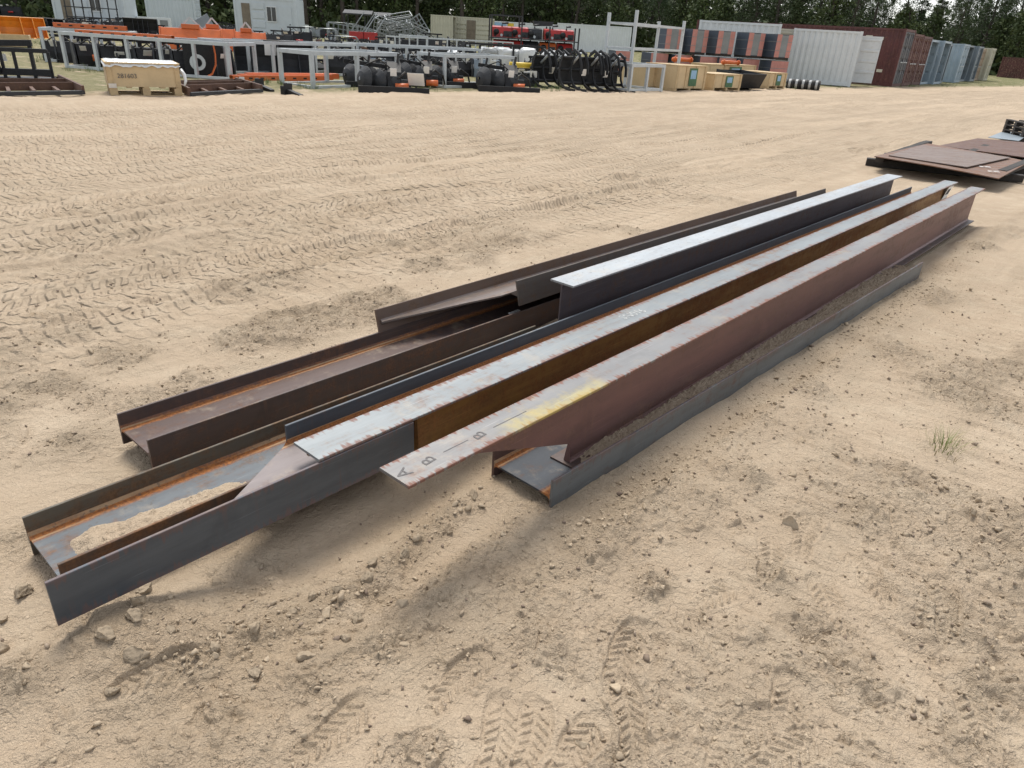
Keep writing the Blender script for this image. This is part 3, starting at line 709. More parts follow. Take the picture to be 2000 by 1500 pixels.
SKYB = paint('pale_blue_paint', (.30, .385, .45), .5, 0, .15, (.33, .30, .25), .3, 1.4)
GREYB = paint('grey_blue_paint', (.20, .245, .28), .55, 0, .2, (.25, .2, .15), .3, 1.4)
OFFICE = paint('office_grey_paint', (.50, .55, .575), .5, 0, .08, (.4, .38, .34), .15, 1.2)
TAN = paint('tan_paint', (.36, .28, .20), .6, 0, .2)
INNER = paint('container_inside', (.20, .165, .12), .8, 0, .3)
PLYF = paint('container_floor', (.12, .08, .05), .8, 0, .3)
WOOD = paint('pale_timber', (.52, .385, .215), .75, 0, .2, (.30, .20, .10), .3, 5)
PLY = paint('plywood', (.58, .44, .255), .7, 0, .14, (.42, .30, .16), .35, 2.2)
WOODD = paint('dark_timber', (.035, .030, .026), .85, 0, .4, (.12, .10, .08), .3, 5)
WRAP = paint('stretch_wrap', (.70, .71, .70), .22, 0, .12, (.5, .48, .44), .2, 5, .8)
WRAPG = paint('grey_wrap', (.40, .41, .40), .25, 0, .3, (.15, .14, .13), .6, 6, .8)
NAVY = paint('navy_carton', (.062, .080, .105), .35, 0, .2, (.12, .12, .13), .3, 2.5)
SALMON = paint('salmon_carton', (.47, .195, .16), .38, 0, .16, (.56, .32, .28), .4, 3)
CARTG = paint('grey_film', (.20, .215, .215), .3, 0, .2, (.3, .3, .3), .3, 3)
RUSTM = paint('rusty_brown_steel', (.12, .065, .045), .75, .1, .35, (.22, .12, .06), .5, 4)
GLASS = paint('dark_glass', (.02, .03, .035), .08, 0, .1, dirt_amt=.02, spec=.8)
RUBBER = paint('rubber', (.018, .018, .018), .7, 0, .3)
GREEN = paint('label_green', (.05, .14, .06), .6, 0, .2); LBLUE = paint('label_blue', (.25, .42, .58), .6, 0, .15)
HOOP = paint('zinc_tube', (.24, .265, .27), .4, .4, .15)

# ------------------------------------------------------------------ shipping containers
def corr_panel(L, H, depth=.036, pitch=.28):
    m = MB(); path = [(0, 0)]; x = 0.0; k = 0
    while x < L - 1e-6:
        for dx, d in ((.10, 0), (.04, 1), (.10, 1), (.04, 0)):
            x2 = min(L, x + dx * pitch / .28); path.append((x2, -d * depth)); x = x2
            if x >= L - 1e-6: break
    n = len(path); vs = [(p[0], p[1], 0) for p in path] + [(p[0], p[1], H) for p in path]
    vs += [(p[0], p[1] + .004, 0) for p in path] + [(p[0], p[1] + .004, H) for p in path]; fs = []
    for i in range(n - 1): fs += [(i, i + 1, n + i + 1, n + i), (2 * n + i, 3 * n + i, 3 * n + i + 1, 2 * n + i + 1)]
    return m.add(vs, fs)
_door_cache = {}
def door_leaf(parent, W, H, mat, hinge, ang, flip):
    """leaf hinged at `hinge`, closed along local -/+y; ang opens outwards (+x side)"""
    m = MB(); n = 4
    m.span(-.05, 0, 0, W, 0, .09); m.span(-.05, 0, 0, W, H - .09, H); m.span(-.05, 0, 0, .07, .09, H - .09); m.span(-.05, 0, W - .07, W, .09, H - .09)
    hh = (H - .18) / n
    for i in range(n):
        z0 = .09 + i * hh
        m.span(-.035, -.005, .07, W - .07, z0, z0 + hh * .68)
        m.sheet([(-.020, z0 + hh * .68), (-.05, z0 + hh * .76), (-.05, z0 + hh * .92), (-.020, z0 + hh)], 'xz', .07, W - .07, .006)
    o = m.build('door', mat, parent)
    o.location = hinge; o.scale = (1, -1 if flip else 1, 1); o.rotation_euler = (0, 0, ang)
    for yy in (W * .36, W * .74):
        r = MB(); r.tube([(.03, yy, .03), (.03, yy, H - .03)], .017, 6); r.build('lock_rod', mat, o)
        r = MB(); r.box((.05, yy + .05, H * .42), (.02, .24, .05)); r.build('handle', GALV, o)
    return o
def container(label, P_, rz, L, W, H, mat, doors=(0, 0), dmat=None, inner=None, group='shipping containers around the yard', end_closed=True, side_inner=True):
    """local x along the length, y to the back, origin at the front near corner; doors on the +x end; doors=(angle near, angle far) in degrees, None = no leaf"""
    t = thing('shipping_container', label, 'container', P_, rz, group)
    dm = dmat or mat; inner = inner or mat
    for nm, x, y in (('corner_post', 0, 0), ('corner_post', L - .12, 0), ('corner_post', 0, W - .12), ('corner_post', L - .12, W - .12)):
        m = MB(); m.span(x, x + .12, y, y + .12, .12, H - .12); m.span(x - .004, x + .124, y - .004, y + .124, 0, .12); m.span(x - .004, x + .124, y - .004, y + .124, H - .12, H + .004); m.build(nm, mat, t)
    for y in (0.01, W - .07):
        for z0, z1 in ((.02, .16), (H - .11, H - .01)):
            m = MB(); m.span(.12, L - .12, y, y + .06, z0, z1); m.build('rail', mat, t)
    for x in (.01, L - .09):
        for z0, z1 in ((.02, .16), (H - .13, H - .01)):
            m = MB(); m.span(x, x + .08, .12, W - .12, z0, z1); m.build('rail', mat, t)
    o = corr_panel(L - .24, H - .25).build('side_panel', mat, t); o.location = (.12, .062, .15)
    o = corr_panel(L - .24, H - .25).build('side_panel', mat, t); o.location = (L - .12, W - .062, .15); o.rotation_euler = (0, 0, PI)
    o = corr_panel(W - .24, H - .26).build('end_panel', mat, t); o.location = (.062, W - .12, .14); o.rotation_euler = (0, 0, -PI / 2)
    m = MB(); m.span(.09, L - .09, .07, W - .07, H - .06, H - .02); m.build('roof', mat, t)
    m = MB(); m.span(.09, L - .09, .07, W - .07, .12, .16); m.build('floor', PLYF, t)
    lw = (W - .26) / 2
    if doors[0] is not None: door_leaf(t, lw, H - .32, dm, (L - .01, .13, .17), -math.radians(doors[0]), False)
    if doors[1] is not None: door_leaf(t, lw, H - .32, dm, (L - .01, W - .13, .17), math.radians(doors[1]), True)
    return t
def V3(x, y, z=0.0): return Vector((x, y, z))
# small white container in front of the maroon ones
wc = container('white corrugated small container with one door swung open, right of the cartons', V3(13.4, 41.1), math.radians(-22.6), 3.28, 2.3, 2.56, WHITE, (0, 100), WHITE)
# second white one behind the cartons
container('white container standing behind the salmon and navy cartons', far_at(1350, 41.5), math.radians(-16), 4.0, 2.3, 2.66, WHITE, (0, 95), CREAM)
# maroon forty footers
RD = Vector((.6, .8, 0)); RA = Vector((-.8, .6, 0)); rz_row = math.atan2(-.6, .8)
def row_container(label, k, L, mat, doors, dmat=None, H=2.59, dx=0.0, inner=None):
    p = V3(20, 43) + RD * (2.5 * k) + RA * L + Vector((.8, -.6, 0)) * dx
    return container(label, p, rz_row, L, 2.42, H, mat, doors, dmat, inner)
row_container('maroon high container, longest of the row, behind the white door', 0, 12.19, MAROON, (0, 0), SLATE, 2.9)
mc = bpy.data.objects['shipping_container.002'] if 'shipping_container.002' in bpy.data.objects else None
if mc:
    for x0, x1, z0, z1 in ((10.2, 10.55, 2.25, 2.5), (10.9, 11.15, 2.3, 2.45), (10.6, 10.75, 1.2, 1.7), (11.2, 11.5, .7, .85), (10.3, 10.5, .35, .5)):
        m = MB(); m.span(x0, x1, .012, .022, z0, z1); m.build('sticker', CREAM, mc)
row_container('maroon container with scabby pale rust on its closed doors', 1.02, 6.06, MAROON2, (0, 0), MAROON2, 2.75)
row_container('dull maroon container between the rusty doors and the first pale blue one', 2.04, 6.06, MAROON, (0, 0), MAROON2, 2.7)
row_container('first open pale blue container after the maroon ones', 3.06, 6.06, SKYB, (262, 262), None, 2.59)
row_container('second open pale blue container after the maroon ones', 4.08, 6.06, SKYB, (262, 262), None, 2.59, .3)
row_container('open grey-blue container set back before the blue panelled door', 5.1, 6.06, GREYB, (262, 262), None, 2.5)
row_container('pale blue container with a panelled door facing the yard', 7.2, 6.06, SKYB, (0, 0), SKYB, 2.59, .3)
row_container('grey-blue container next after the blue panelled door', 9.0, 6.06, GREYB, (262, 262), None, 2.59, 0)
row_container('grey container third from the far end of the row', 10.1, 6.06, GREYB, (0, 262), None, 2.59, .3)
row_container('tan container second from the far end of the row', 11.8, 6.06, TAN, (0, 0), None, 2.5)
row_container('beige container closing the far end of the row', 12.9, 6.06, BEIGE, (0, 0), BEIGE, 2.59, .4)
# dark rusty containers beyond, at the edge of the wood
for k, (px, dd, lb) in enumerate(((1946, 104, 'low rusty brown container at the forest edge beyond the row'), (1992, 100, 'low rusty brown container at the forest edge, cut by the frame'))):
    container(lb, far_at(px, dd), math.radians(-52), 5.4, 2.3, 2.1, MAROON2, (0, 0))
# far pale ones
tc = container('tan container with a half open door beyond the racks', far_at(841, 84), math.radians(-2), 2.35, 2.4, 2.75, BEIGE, (None, None))
tw = container('tan container with dark doorway, joined to the tan one beside it', far_at(884, 86), math.radians(-2), 4.3, 2.4, 2.75, BEIGE, (0, 0))
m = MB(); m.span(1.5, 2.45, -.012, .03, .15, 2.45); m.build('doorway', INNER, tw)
for a, b in ((.10, 1.45), (2.5, 4.1)):
    m = MB()
    for i in range(5): m.span(a, b, -.02, .035, .2 + i * .46, .2 + i * .46 + .30)
    m.build('door', BEIGE, tw)
lw_ = container('long white corrugated container behind the rack of red machines', far_at(955, 92), math.radians(-4), 9.6, 2.4, 2.6, WHITE, (0, 0))
m = MB(); m.span(.5, 1.9, -.02, .01, .9, 2.45); m.build('poster', LBLUE, lw_)
m = MB(); m.span(2.1, 2.8, -.02, .01, .9, 2.45); m.build('poster', YELLOW, lw_)
container('plain white box trailer at the far middle beside the cartons', far_at(1085, 88), math.radians(-6), 8.2, 2.5, 2.75, WHITE, (0, 0))
# offices at the left
def office(label, P_, rz, L=6.06, k=1.0):
    t = thing('office_cabin', label, 'cabin', P_, rz, 'office cabins')
    W, H = 2.44, 2.85
    m = MB(); m.span(0, L, 0.02, W, .1, H); m.build('body', OFFICE, t)
    for x in (0, L - .15):
        m = MB(); m.span(x, x + .15, -.02, .02, 0, H); m.build('corner_post', OFFICE, t)
    m = MB(); m.span(.15, L - .15, -.015, .02, 0, .16); m.build('rail', OFFICE, t)
    m = MB(); m.span(.15, L - .15, -.015, .02, H - .16, H); m.build('rail', OFFICE, t)
    k = L / 6.06
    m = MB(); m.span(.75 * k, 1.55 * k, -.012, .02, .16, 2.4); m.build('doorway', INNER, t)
    m = MB()
    for i in range(4): m.span(1.75 * k, 2.95 * k, -.03, .02, .25 + i * .6, .25 + i * .6 + .42)
    m.build('panel', OFFICE, t)
    w_ = MB(); w_.span(3.15 * k, 4.15 * k, -.03, .02, 1.25, 2.3); w_ = w_.build('window', WHITE, t)
    for a in (3.22 * k, 3.68 * k):
        g = MB(); g.span(a, a + .40 * k, -.036, -.028, 1.32, 2.23); g.build('pane', GLASS, w_)
    d = MB(); d.span(4.4 * k, 5.6 * k, -.03, .02, .2, 2.3); d = d.build('door', OFFICE, t)
    hnd = MB(); hnd.box((5.4 * k, -.05, 1.15), (.08, .04, .06)); hnd.build('handle', BLACK, d)
    return t
office('grey office cabin with door and twin-pane window at the left centre', far_at(463, 62), math.radians(3), 4.5)
oc = office('pale office cabin partly hidden by a dark mesh frame at the left', far_at(112, 64), math.radians(8), 4.7)
container('grey corrugated container behind the orange mower decks', far_at(291, 74), math.radians(12), 3.9, 2.4, 2.6, OFFICE, (0, 0))
ac = thing('cooling_unit', 'white slatted cooling unit in front of the grey corrugated container', 'cooling unit', far_at(272, 64), math.radians(18))
m = MB(); m.span(0, 2.2, 0, .8, 0, 1.1); m.build('body', WHITE, ac)
for i in range(3):
    m = MB(); m.span(.15 + i * .68, .68 + i * .68, -.02, .01, .55, .95); m.build('grille', CARTG, ac)

# ------------------------------------------------------------------ galvanised pipe racks
def rack(label, A, B, depth, h, nposts, wt=.075, shelf=True, mat=GALV, group='galvanised frame racks along the drive', mid=False):
    L = (B - A).length; t = thing('frame_rack', label, 'rack', (A.x, A.y, zg(A.x, A.y) - .02), yaw_of(A, B), group)
    for yy in (0, depth):
        m = MB(); m.bar((-wt / 2, yy, h), (L + wt / 2, yy, h), wt); m.build('top_rail', mat, t)
        m = MB(); m.bar((wt / 2, yy, .06), (L - wt / 2, yy, .06), wt * .8); m.build('base_rail', mat, t)
        for i in range(nposts):
            x = L * i / (nposts - 1); m = MB(); m.bar((x, yy, 0), (x, yy, h - wt / 2), wt * .95); m.build('post', mat, t)
    for x in (0, L):
        m = MB(); m.bar((x, wt / 2, h), (x, depth - wt / 2, h), wt * .96); m.build('cross_rail', mat, t)
        m = MB(); m.bar((x, wt / 2, .06), (x, depth - wt / 2, .06), wt * .75); m.build('cross_rail', mat, t)
    if mid:
        m = MB(); m.bar((0, 0, h * .5), (L, 0, h * .5), wt * .7); m.build('mid_rail', mat, t)
    return t
rack('galvanised rack behind the plywood crate, holding orange beams', ground_at(132, 133), ground_at(452, 158), 1.3, .90, 6, .085)
rack('galvanised rack end standing in weeds left of the plywood crate', ground_at(92, 121), ground_at(262, 128), 1.2, .92, 4, .08)
rack('galvanised rack over the row of dark buckets', ground_at(446, 153), ground_at(692, 150), 1.2, .92, 4, .08)
rack('near galvanised rack with the black discs inside', ground_at(612, 171), ground_at(776, 166), 1.25, .88, 3, .10)
rack('galvanised rack between the two heaps of black discs', ground_at(868, 171), ground_at(1002, 170), 1.25, .90, 3, .085)
rack('second-line galvanised rack behind the black discs', ground_at(700, 141), ground_at(935, 146), 1.2, .92, 5, .085)
rack('thin galvanised rack in the third line near the tan containers', ground_at(772, 113), ground_at(1000, 121), 1.1, 1.05, 5, .06)
rack('low galvanised rack beside the tall shelf frame', ground_at(1228, 182), ground_at(1290, 181), 1.6, .80, 3, .09)
rack('bright thin rack in the third line left of the wire cages', ground_at(800, 112), ground_at(835, 113), 1.0, 1.1, 2, .06)
# tall shelf frame
ts_A = ground_at(1226, 178); ts_B = ground_at(1318, 172)
t = thing('shelf_frame', 'tall galvanised shelf frame left of the wooden crates', 'shelf frame', (ts_A.x, ts_A.y, 0), yaw_of(ts_A, ts_B))
LL = (ts_B - ts_A).length
for x, y, hh in ((0, 0, 2.45), (0, 1.0, 2.35), (LL, 0, 2.3), (LL, 1.0, 2.25)):
    m = MB(); m.bar((x, y, 0), (x, y, hh), .09); m.build('post', GALV, t)
for z in (.78, 1.30, 2.05):
    for y in (0, 1.0):
        m = MB(); m.bar((.045, y, z), (LL - .045, y, z), .07); m.build('beam_rail', GALV, t)
    for x in (0, LL):
        m = MB(); m.bar((x, .045, z), (x, .955, z), .06); m.build('cross_rail', GALV, t)

# ------------------------------------------------------------------ crates and cartons
def pallet(t, L, W, mat, h=.14):
    for y in (.05, W / 2, W - .05):
        for x in (.07, L / 2, L - .07):
            m = MB(); m.span(x - .07, x + .07, y - .05, y + .05, .02, h - .022); m.build('block', mat, t)
        m = MB(); m.span(0, L, y - .05, y + .05, 0, .02); m.build('runner', mat, t)
    for k in range(5):
        x = .05 + (L - .1) * k / 4
        m = MB(); m.span(x - .05, x + .05, 0, W, h - .022, h); m.build('deck_board', mat, t)
# plywood crate with a number, wrapped
A = ground_at(217, 188); B = ground_at(328, 189); L = 1.33
t = thing('plywood_crate', 'plywood crate on a pallet with a handwritten number and white wrap on top', 'crate', (A.x, A.y, zg(A.x, A.y)), yaw_of(A, B))
W_ = 1.0
pallet(t, L, W_, WOOD, .17)
m = MB(); m.span(.01, L - .01, .01, W_ - .01, .172, .60); m.build('box', PLY, t)
for x in (0, L - .09):
    m = MB(); m.span(x, x + .09, -.012, .01, .172, .60); m.build('batten', WOOD, t)
for k in range(6):
    m = MB(); m.span(-.012, .01, .02 + k * .165, .17 + k * .165, .172, .60); m.build('side_board', WOOD, t)
m = MB(); m.span(-.02, L + .02, -.02, W_ + .02, .602, .625); m.build('lid', PLY, t)
rg = np.random.default_rng(4)
X, Y = np.meshgrid(np.linspace(-.03, L + .03, 30), np.linspace(-.03, W_ + .03, 22), indexing='ij')
Z = .632 + .012 * np.abs(fbm(X * 6, Y * 6, 3, 4)); edge = np.minimum(np.minimum(X + .03, L + .03 - X), np.minimum(Y + .03, W_ + .03 - Y)); Z = np.where(edge < 1e-6, .55 + .05 * perlin(X * 9, Y * 9, 2), Z)
i = np.arange(29)[:, None] * 22; j = np.arange(21)[None, :]
np_mesh('wrap', np.stack([X, Y, Z], -1).reshape(-1, 3), np.stack([i + j, i + 22 + j, i + 23 + j, i + j + 1], -1).reshape(-1, 4), WRAP, True, t)
writing('number', '281603', .12, PENCIL, t, (.35, -.0135, .37), (PI / 2, 0, 0), .0006)
m = MB(); m.box((.06, -.05, .19), (.14, .004, .10), Matrix.Rotation(.6, 3, 'X')); m.build('paper', WHITE_PAPER, t)
m = MB(); m.tube([(L + .03, .1, .5), (L + .09, .05, .42), (L + .10, .0, .3), (L + .06, -.02, .2)], .05, 7, r2=.02); m.build('loose_wrap', WRAP, t, True)
def crate(label, px0, px1, py, hh, depth=1.1, lab=True, mat=PLY):
    A = ground_at(px0, py); B = ground_at(px1, py); L = (B - A).length; rz = yaw_of(A, B)
    t = thing('wooden_crate', label, 'crate', (A.x, A.y, zg(A.x, A.y) - .01), rz, 'wooden crates in front of the cartons')
    for x in (.06, L / 2, L - .06):
        m = MB(); m.span(x - .05, x + .05, 0, depth, 0, .10); m.build('skid', WOOD, t)
    m = MB(); m.span(.01, L - .01, .01, depth - .01, .102, hh); m.build('box', mat, t)
    for x in (0, L * .30, L * .62, L - .10):
        m = MB(); m.span(x, x + .10, -.014, .008, .102, hh); m.build('batten', WOOD, t)
    m = MB(); m.span(-.015, L + .015, -.02, depth + .015, hh + .002, hh + .022); m.build('lid', WOOD, t)
    if lab:
        x0 = L * .42
        m = MB(); m.span(x0, x0 + L * .26, -.019, -.015, hh * .22, hh * .92); l_ = m.build('label_sheet', GREEN, t)
        m = MB(); m.span(x0 + L * .04, x0 + L * .22, -.022, -.0195, hh * .5, hh * .84); m.build('picture', LBLUE, l_)
    return t
crate('large wooden crate with a green label, beside the shelf frame', 1317, 1374, 179, .84, 1.5)
crate('low wooden crate with a green label, between large crate and black bin', 1391, 1444, 179, .56, 1.2)
crate('wooden crate with a label standing by the white container', 1498, 1531, 176, .60, 1.5)
crate('long plywood crate lying behind the green-labelled crates', 1380, 1470, 166, .80, 1.0)
crate('pale crate half hidden behind the low galvanised rack', 1258, 1312, 174, .75, 1.2, False)
A = ground_at(1446, 178); B = ground_at(1492, 178)
t = thing('tilting_bin', 'black steel bin with sloped front between two wooden crates', 'bin', (A.x, A.y, 0), yaw_of(A, B))
L = (B - A).length
m = MB(); m.sheet([(0, .62), (.25, .10), (.9, .02), (1.3, .05), (1.3, .70)], 'yz', 0, L, .03); m.build('shell', BLACK, t)
for x in (0, L - .03):
    m = MB(); m.prism([(0, .62), (.25, .07), (.9, 0), (1.3, .02), (1.3, .72)], 'yz', x, x + .03); m.build('side_plate', BLACK2, t)
# orange cylinders lying on crates
for k, (px, py, z, lb) in enumerate(((1330, 168, .88, 'orange tube lying on the large wooden crate'), (1425, 168, .84, 'orange steel frame lying on the crates behind the low crate'))):
    P_ = ground_at(px, py); t = thing('orange_tube', lb, 'tube', (P_.x, P_.y + .5, z), .5)
    m = MB(); m.tube([(-.5, 0, .08), (.5, 0, .08)], .08, 10); m.build('barrel', ORANGE, t, True)
    for x in (-.42, .42):
        m = MB(); m.disc((x, 0, .08), .11, 'x', .03, 12); m.build('collar', ORANGE, t)
# cartons: navy side, salmon front
def carton(label, P_, rz, w, d, h, style):
    t = thing('wrapped_carton', label, 'carton', P_, rz, 'navy and salmon cartons stacked two high')
    m = MB(); m.span(0, w, 0, d, .10, h); m.build('box', NAVY, t)
    m = MB(); m.span(.02, w - .02, .02, d - .02, 0, .10); m.build('skid', WOODD, t)
    if style == 2:
        for a, b in ((.0, .30), (.72, 1.0)):
            m = MB(); m.span(w * a + .003, w * b - .003, -.012, .004, .103, h); m.build('panel', SALMON, t)
        m = MB(); m.span(w * .30, w * .72, -.010, .004, .13, h - .03); m.build('panel', CARTG, t)
    else:
        m = MB(); m.span(.003, w - .003, -.012, .004, .103, h); m.build('panel', SALMON, t)
    for z in (h * .35, h * .7):
        m = MB(); m.span(-.006, w + .006, -.016, d + .006, z, z + .02); m.build('strap', CARTG, t)
    m = MB(); m.span(-.004, w + .004, -.014, d + .004, h + .001, h + .012); m.build('cap', CARTG, t)
    return t
low = [(1178, 'first'), (1246, 'second'), (1292, 'third'), (1341, 'fourth'), (1378, 'fifth'), (1424, 'sixth'), (1478, 'seventh')]
for k, (px, nth) in enumerate(low):
    P_ = far_at(px + 20, 37.2 + .2 * k); P_.z = zg(P_.x, P_.y) - .02
    carton('%s carton from the tall shelf frame side in the bottom tier' % nth, P_, math.radians(14 + 3 * (k % 3)), .90, 1.05, 1.08, 1)
up = [(1270, 'first'), (1319, 'second'), (1368, 'third'), (1426, 'fourth'), (1480, 'fifth')]
for k, (px, nth) in enumerate(up):
    P_ = far_at(px + 20, 37.5 + .2 * k); P_.z = 1.10
    carton('%s carton counted from the shelf frame in the top tier' % nth, P_, math.radians(14 + 3 * ((k + 1) % 3)), .86, 1.05, 1.06, 2)
# black rolls in front of the white container
for k in range(5):
    px = 1541 + k * 13
    P_ = ground_at(px, 172 + k * .9); t = thing('hose_roll', '%s black roll in the wrapped row before the white container' % ('first', 'second', 'third', 'fourth', 'fifth')[k], 'roll', (P_.x, P_.y, .19), math.radians(-25), 'black rolls by the white container')
    m = MB(); m.disc((-.14, 0, 0), .20, 'x', .28, 18, 0, .07); m.build('roll', RUBBER, t, False)
    m = MB(); m.disc((-.05, 0, 0), .204, 'x', .10, 18, 0, .19); m.build('wrap_band', WRAPG, t)

# ------------------------------------------------------------------ machine attachments
def seat(px, py, z=0.0):
    P_ = ground_at(px, py); return (P_.x, P_.y, zg(P_.x, P_.y) - .015 + z)
def paper(t, loc, w=.22, h=.28, rx=.2, rz=0.0):
    m = MB(); m.box((0, 0, 0), (w, .004, h), Matrix.Rotation(rz, 3, 'Z') @ Matrix.Rotation(rx, 3, 'X')); o = m.build('paper_sheet', WHITE_PAPER, t); o.location = loc
    q = MB(); q.box((0, -.004, .03), (w * .5, .002, h * .22), Matrix.Rotation(rz, 3, 'Z') @ Matrix.Rotation(rx, 3, 'X')); q.build('print', INK, o)
def grapple(label, loc, rz, w=1.9, h=1.05, n=6, tagged=True):
    t = thing('root_grapple', label, 'grapple', loc, rz, 'black grapples in the front line')
    prof = [(-.72, .03), (-.45, .02), (-.15, .05), (.10, .16), (.25, .36), (.30, .62), (.22, .88), (.10, h)]
    for i in range(n):
        x = w * i / (n - 1); m = MB(); m.sheet(prof, 'yz', x - .016, x + .016, .075); m.build('tine', BLACK2 if i % 2 else BLACK, t)
    for y, z in ((.18, .22), (.36, .60), (.20, .95)):
        m = MB(); m.tube([(0, y, z), (w, y, z)], .045, 8); m.build('cross_tube', BLACK, t, True)
    m = MB(); m.span(.05, w - .05, .36, .40, .15, .9); m.build('back_plate', BLACK, t)
    m = MB(); m.span(-.05, w + .05, -.78, -.66, .0, .03); m.build('edge_blade', BLACK2, t)
    for xx in (w * .28, w * .72):      # upper jaws with rams
        m = MB(); m.sheet([(.25, h - .02), (.0, h + .10), (-.30, h - .02), (-.48, h - .35), (-.50, h - .60)], 'yz', xx - .14, xx - .10, .09); m.sheet([(.25, h - .02), (.0, h + .10), (-.30, h - .02), (-.48, h - .35), (-.50, h - .60)], 'yz', xx + .10, xx + .14, .09); m.build('jaw', BLACK, t)
        m = MB(); m.tube([(xx, .30, .75), (xx, -.18, h - .02)], .035, 8); m.build('ram', GALV, t, True)
    if tagged: paper(t, (w * .42, -.1, .55), .16, .22, .5)
    return t
g0 = (1060, 176)
grapple('black root grapple next to the yellow-topped machine', seat(1046, 170), math.radians(34), 1.3, 1.1, 4)
grapple('black root grapple in the middle of the grapple line', seat(1098, 178), math.radians(30), 1.7, 1.12, 5)
grapple('black root grapple beside the low galvanised rack', seat(1148, 178), math.radians(26), 1.35, 1.10, 5)
def discs(label, loc, rz, n=5, r=.42, w=1.5, chan=True, fan=0.0):
    t = thing('disc_gang', label, 'disc harrow', loc, rz, 'black disc attachments')
    for i in range(n):
        x = .12 + (w - .5) * i / max(1, n - 1); m = MB(); m.disc((0, 0, 0), r * (1 - .05 * i), 'x', .018, 22, .17, .05)
        o = m.build('disc', BLACK if i % 2 else BLACK2, t); o.location = (x, .1 * (i % 2), r * (.98 - .05 * i)); o.rotation_euler = (0, .10 - .07 * i, .62 + .06 * (i % 2))
    m = MB(); m.tube([(0, .1, r), (w, .1, r * .9)], .045, 8); m.build('axle', BLACK2, t, True)
    m = MB(); m.bar((0, .35, r + .35), (w - .2, .35, r + .25), .1); m.build('frame_bar', BLACK, t)
    for x_, z_ in ((.15, r + .55), (w * .5, r + .42), (w - .35, r + .62)):
        m = MB(); m.bar((x_, .32, r * .6), (x_ + .1, .25, z_), .06); m.build('arm', BLACK2, t)
    m = MB(); m.prism([(-.2, .12), (.42, .16), (.48, .5), (.2, .72), (-.1, .5)], 'yz', w * .56, w * .84); m.build('hood', BLACK, t)
    m = MB(); m.tube([(w * .1, .2, r + .3), (w * .4, -.1, r + .48), (w * .7, .1, r + .2)], .02, 6); m.build('hose', RUBBER, t, True)
    paper(t, (w * .68, -.22, .5), .16, .2, .4)
    if chan:
        m = MB(); m.span(-.05, 1.75, -.5, -.40, 0, .17); m.span(-.05, 1.75, -.40, -.16, 0, .02); m.span(-.05, 1.75, -.16, -.13, 0, .12); m.build('channel', BLACK, t)
    m = MB(); m.tube([(w - .35, -.2, .16), (w - .02, -.24, .17)], .085, 10); m.build('gearbox', ORANGE, t, True)
    m = MB(); m.tube([(w - .30, -.2, .35), (w - .1, .0, .5), (w + .15, .1, .35), (w + .2, .05, .12)], .028, 7); m.build('hose', RUBBER, t, True)
    for k in range(3):
        m = MB(); m.disc((-.02 + .02 * k, .12 + .03 * k, r + .12 - .17 * k), .05, 'x', .05, 10); m.build('hub_cap', GALV, t)
    return t
d0 = discs('black disc harrow with white sheet lying before the near rack', seat(704, 178), math.radians(12), 5, .31, 1.25)
paper(d0, (1.42, -.3, .36), .42, .40, .7, -.2)
discs('black disc harrow inside the near galvanised rack', seat(676, 166), math.radians(20), 4, .30, 1.2, True)
discs('black disc harrow with spiral blades beside the yellow-topped machine', seat(935, 176), math.radians(10), 5, .33, 1.35)
discs('black disc gear between the two near racks', seat(782, 168), math.radians(10), 4, .34, 1.1, False)
discs('black disc gear behind the rack post, next to white papers', seat(842, 166), math.radians(14), 3, .30, 1.0, True)
def bucket(label, loc, rz, w, h, mat, teeth=0, d=.75, papers=0, name='loader_bucket', group='loader buckets'):
    t = thing(name, label, 'bucket', loc, rz, group)
    pr = [(-d * .62, .02), (-.1 * d, .015), (.22 * d, .06), (.38 * d, .25 * h), (.40 * d, .5 * h), (.30 * d, .8 * h), (.12 * d, h)]
    m = MB(); m.sheet(pr, 'yz', 0, w, .03); m.build('shell', mat, t)
    side = [(-d * .62, .0), (-.1 * d, -.005), (.22 * d, .04), (.385 * d, .24 * h), (.405 * d, .5 * h), (.31 * d, .8 * h), (.12 * d, h), (-.10 * d, .72 * h), (-.35 * d, .30 * h)]
    for x in (-.02, w - .01):
        m = MB(); m.prism(side, 'yz', x, x + .03); m.build('side_plate', mat, t)
    m = MB(); m.span(-.03, w + .03, -d * .72, -d * .60, .0, .03); m.build('cutting_edge', BLACK2 if mat is not BLACK2 else RUSTM, t)
    for i in range(teeth):
        x = w * (i + .5) / teeth; m = MB(); m.prism([(-d * .92, .01), (-d * .70, -.0), (-d * .70, .06)], 'yz', x - .05, x + .05); m.build('tooth', mat, t)
    for i in range(papers): paper(t, (w * (.4 + .3 * i), -.06, h * .72), .34, .30, .15, .1)
    return t
bucket('dark grey loader bucket with printed sheet under the rack, by the orange deck', seat(462, 143), math.radians(22), 1.15, .98, BLACK2, 0, .8, 0)
bucket('dark grey loader bucket with white sheet, middle of the three under the rack', seat(496, 145), math.radians(22), 1.35, .98, BLACK2, 0, .8, 1)
bucket('dark grey loader bucket, nearest to the near rack corner post', seat(548, 148), math.radians(22), 1.0, .95, BLACK2, 0, .8, 0)
for k, (px, lb) in enumerate(((2, 'amber toothed bucket cut by the frame at the far left'), (27, 'amber toothed bucket in the middle of the amber group'), (50, 'amber toothed bucket at the end of the amber group'))):
    bucket(lb, seat(px, 73 - k * .3), math.radians(38), .95, .95, AMBER, 4, .9, group='amber toothed buckets')
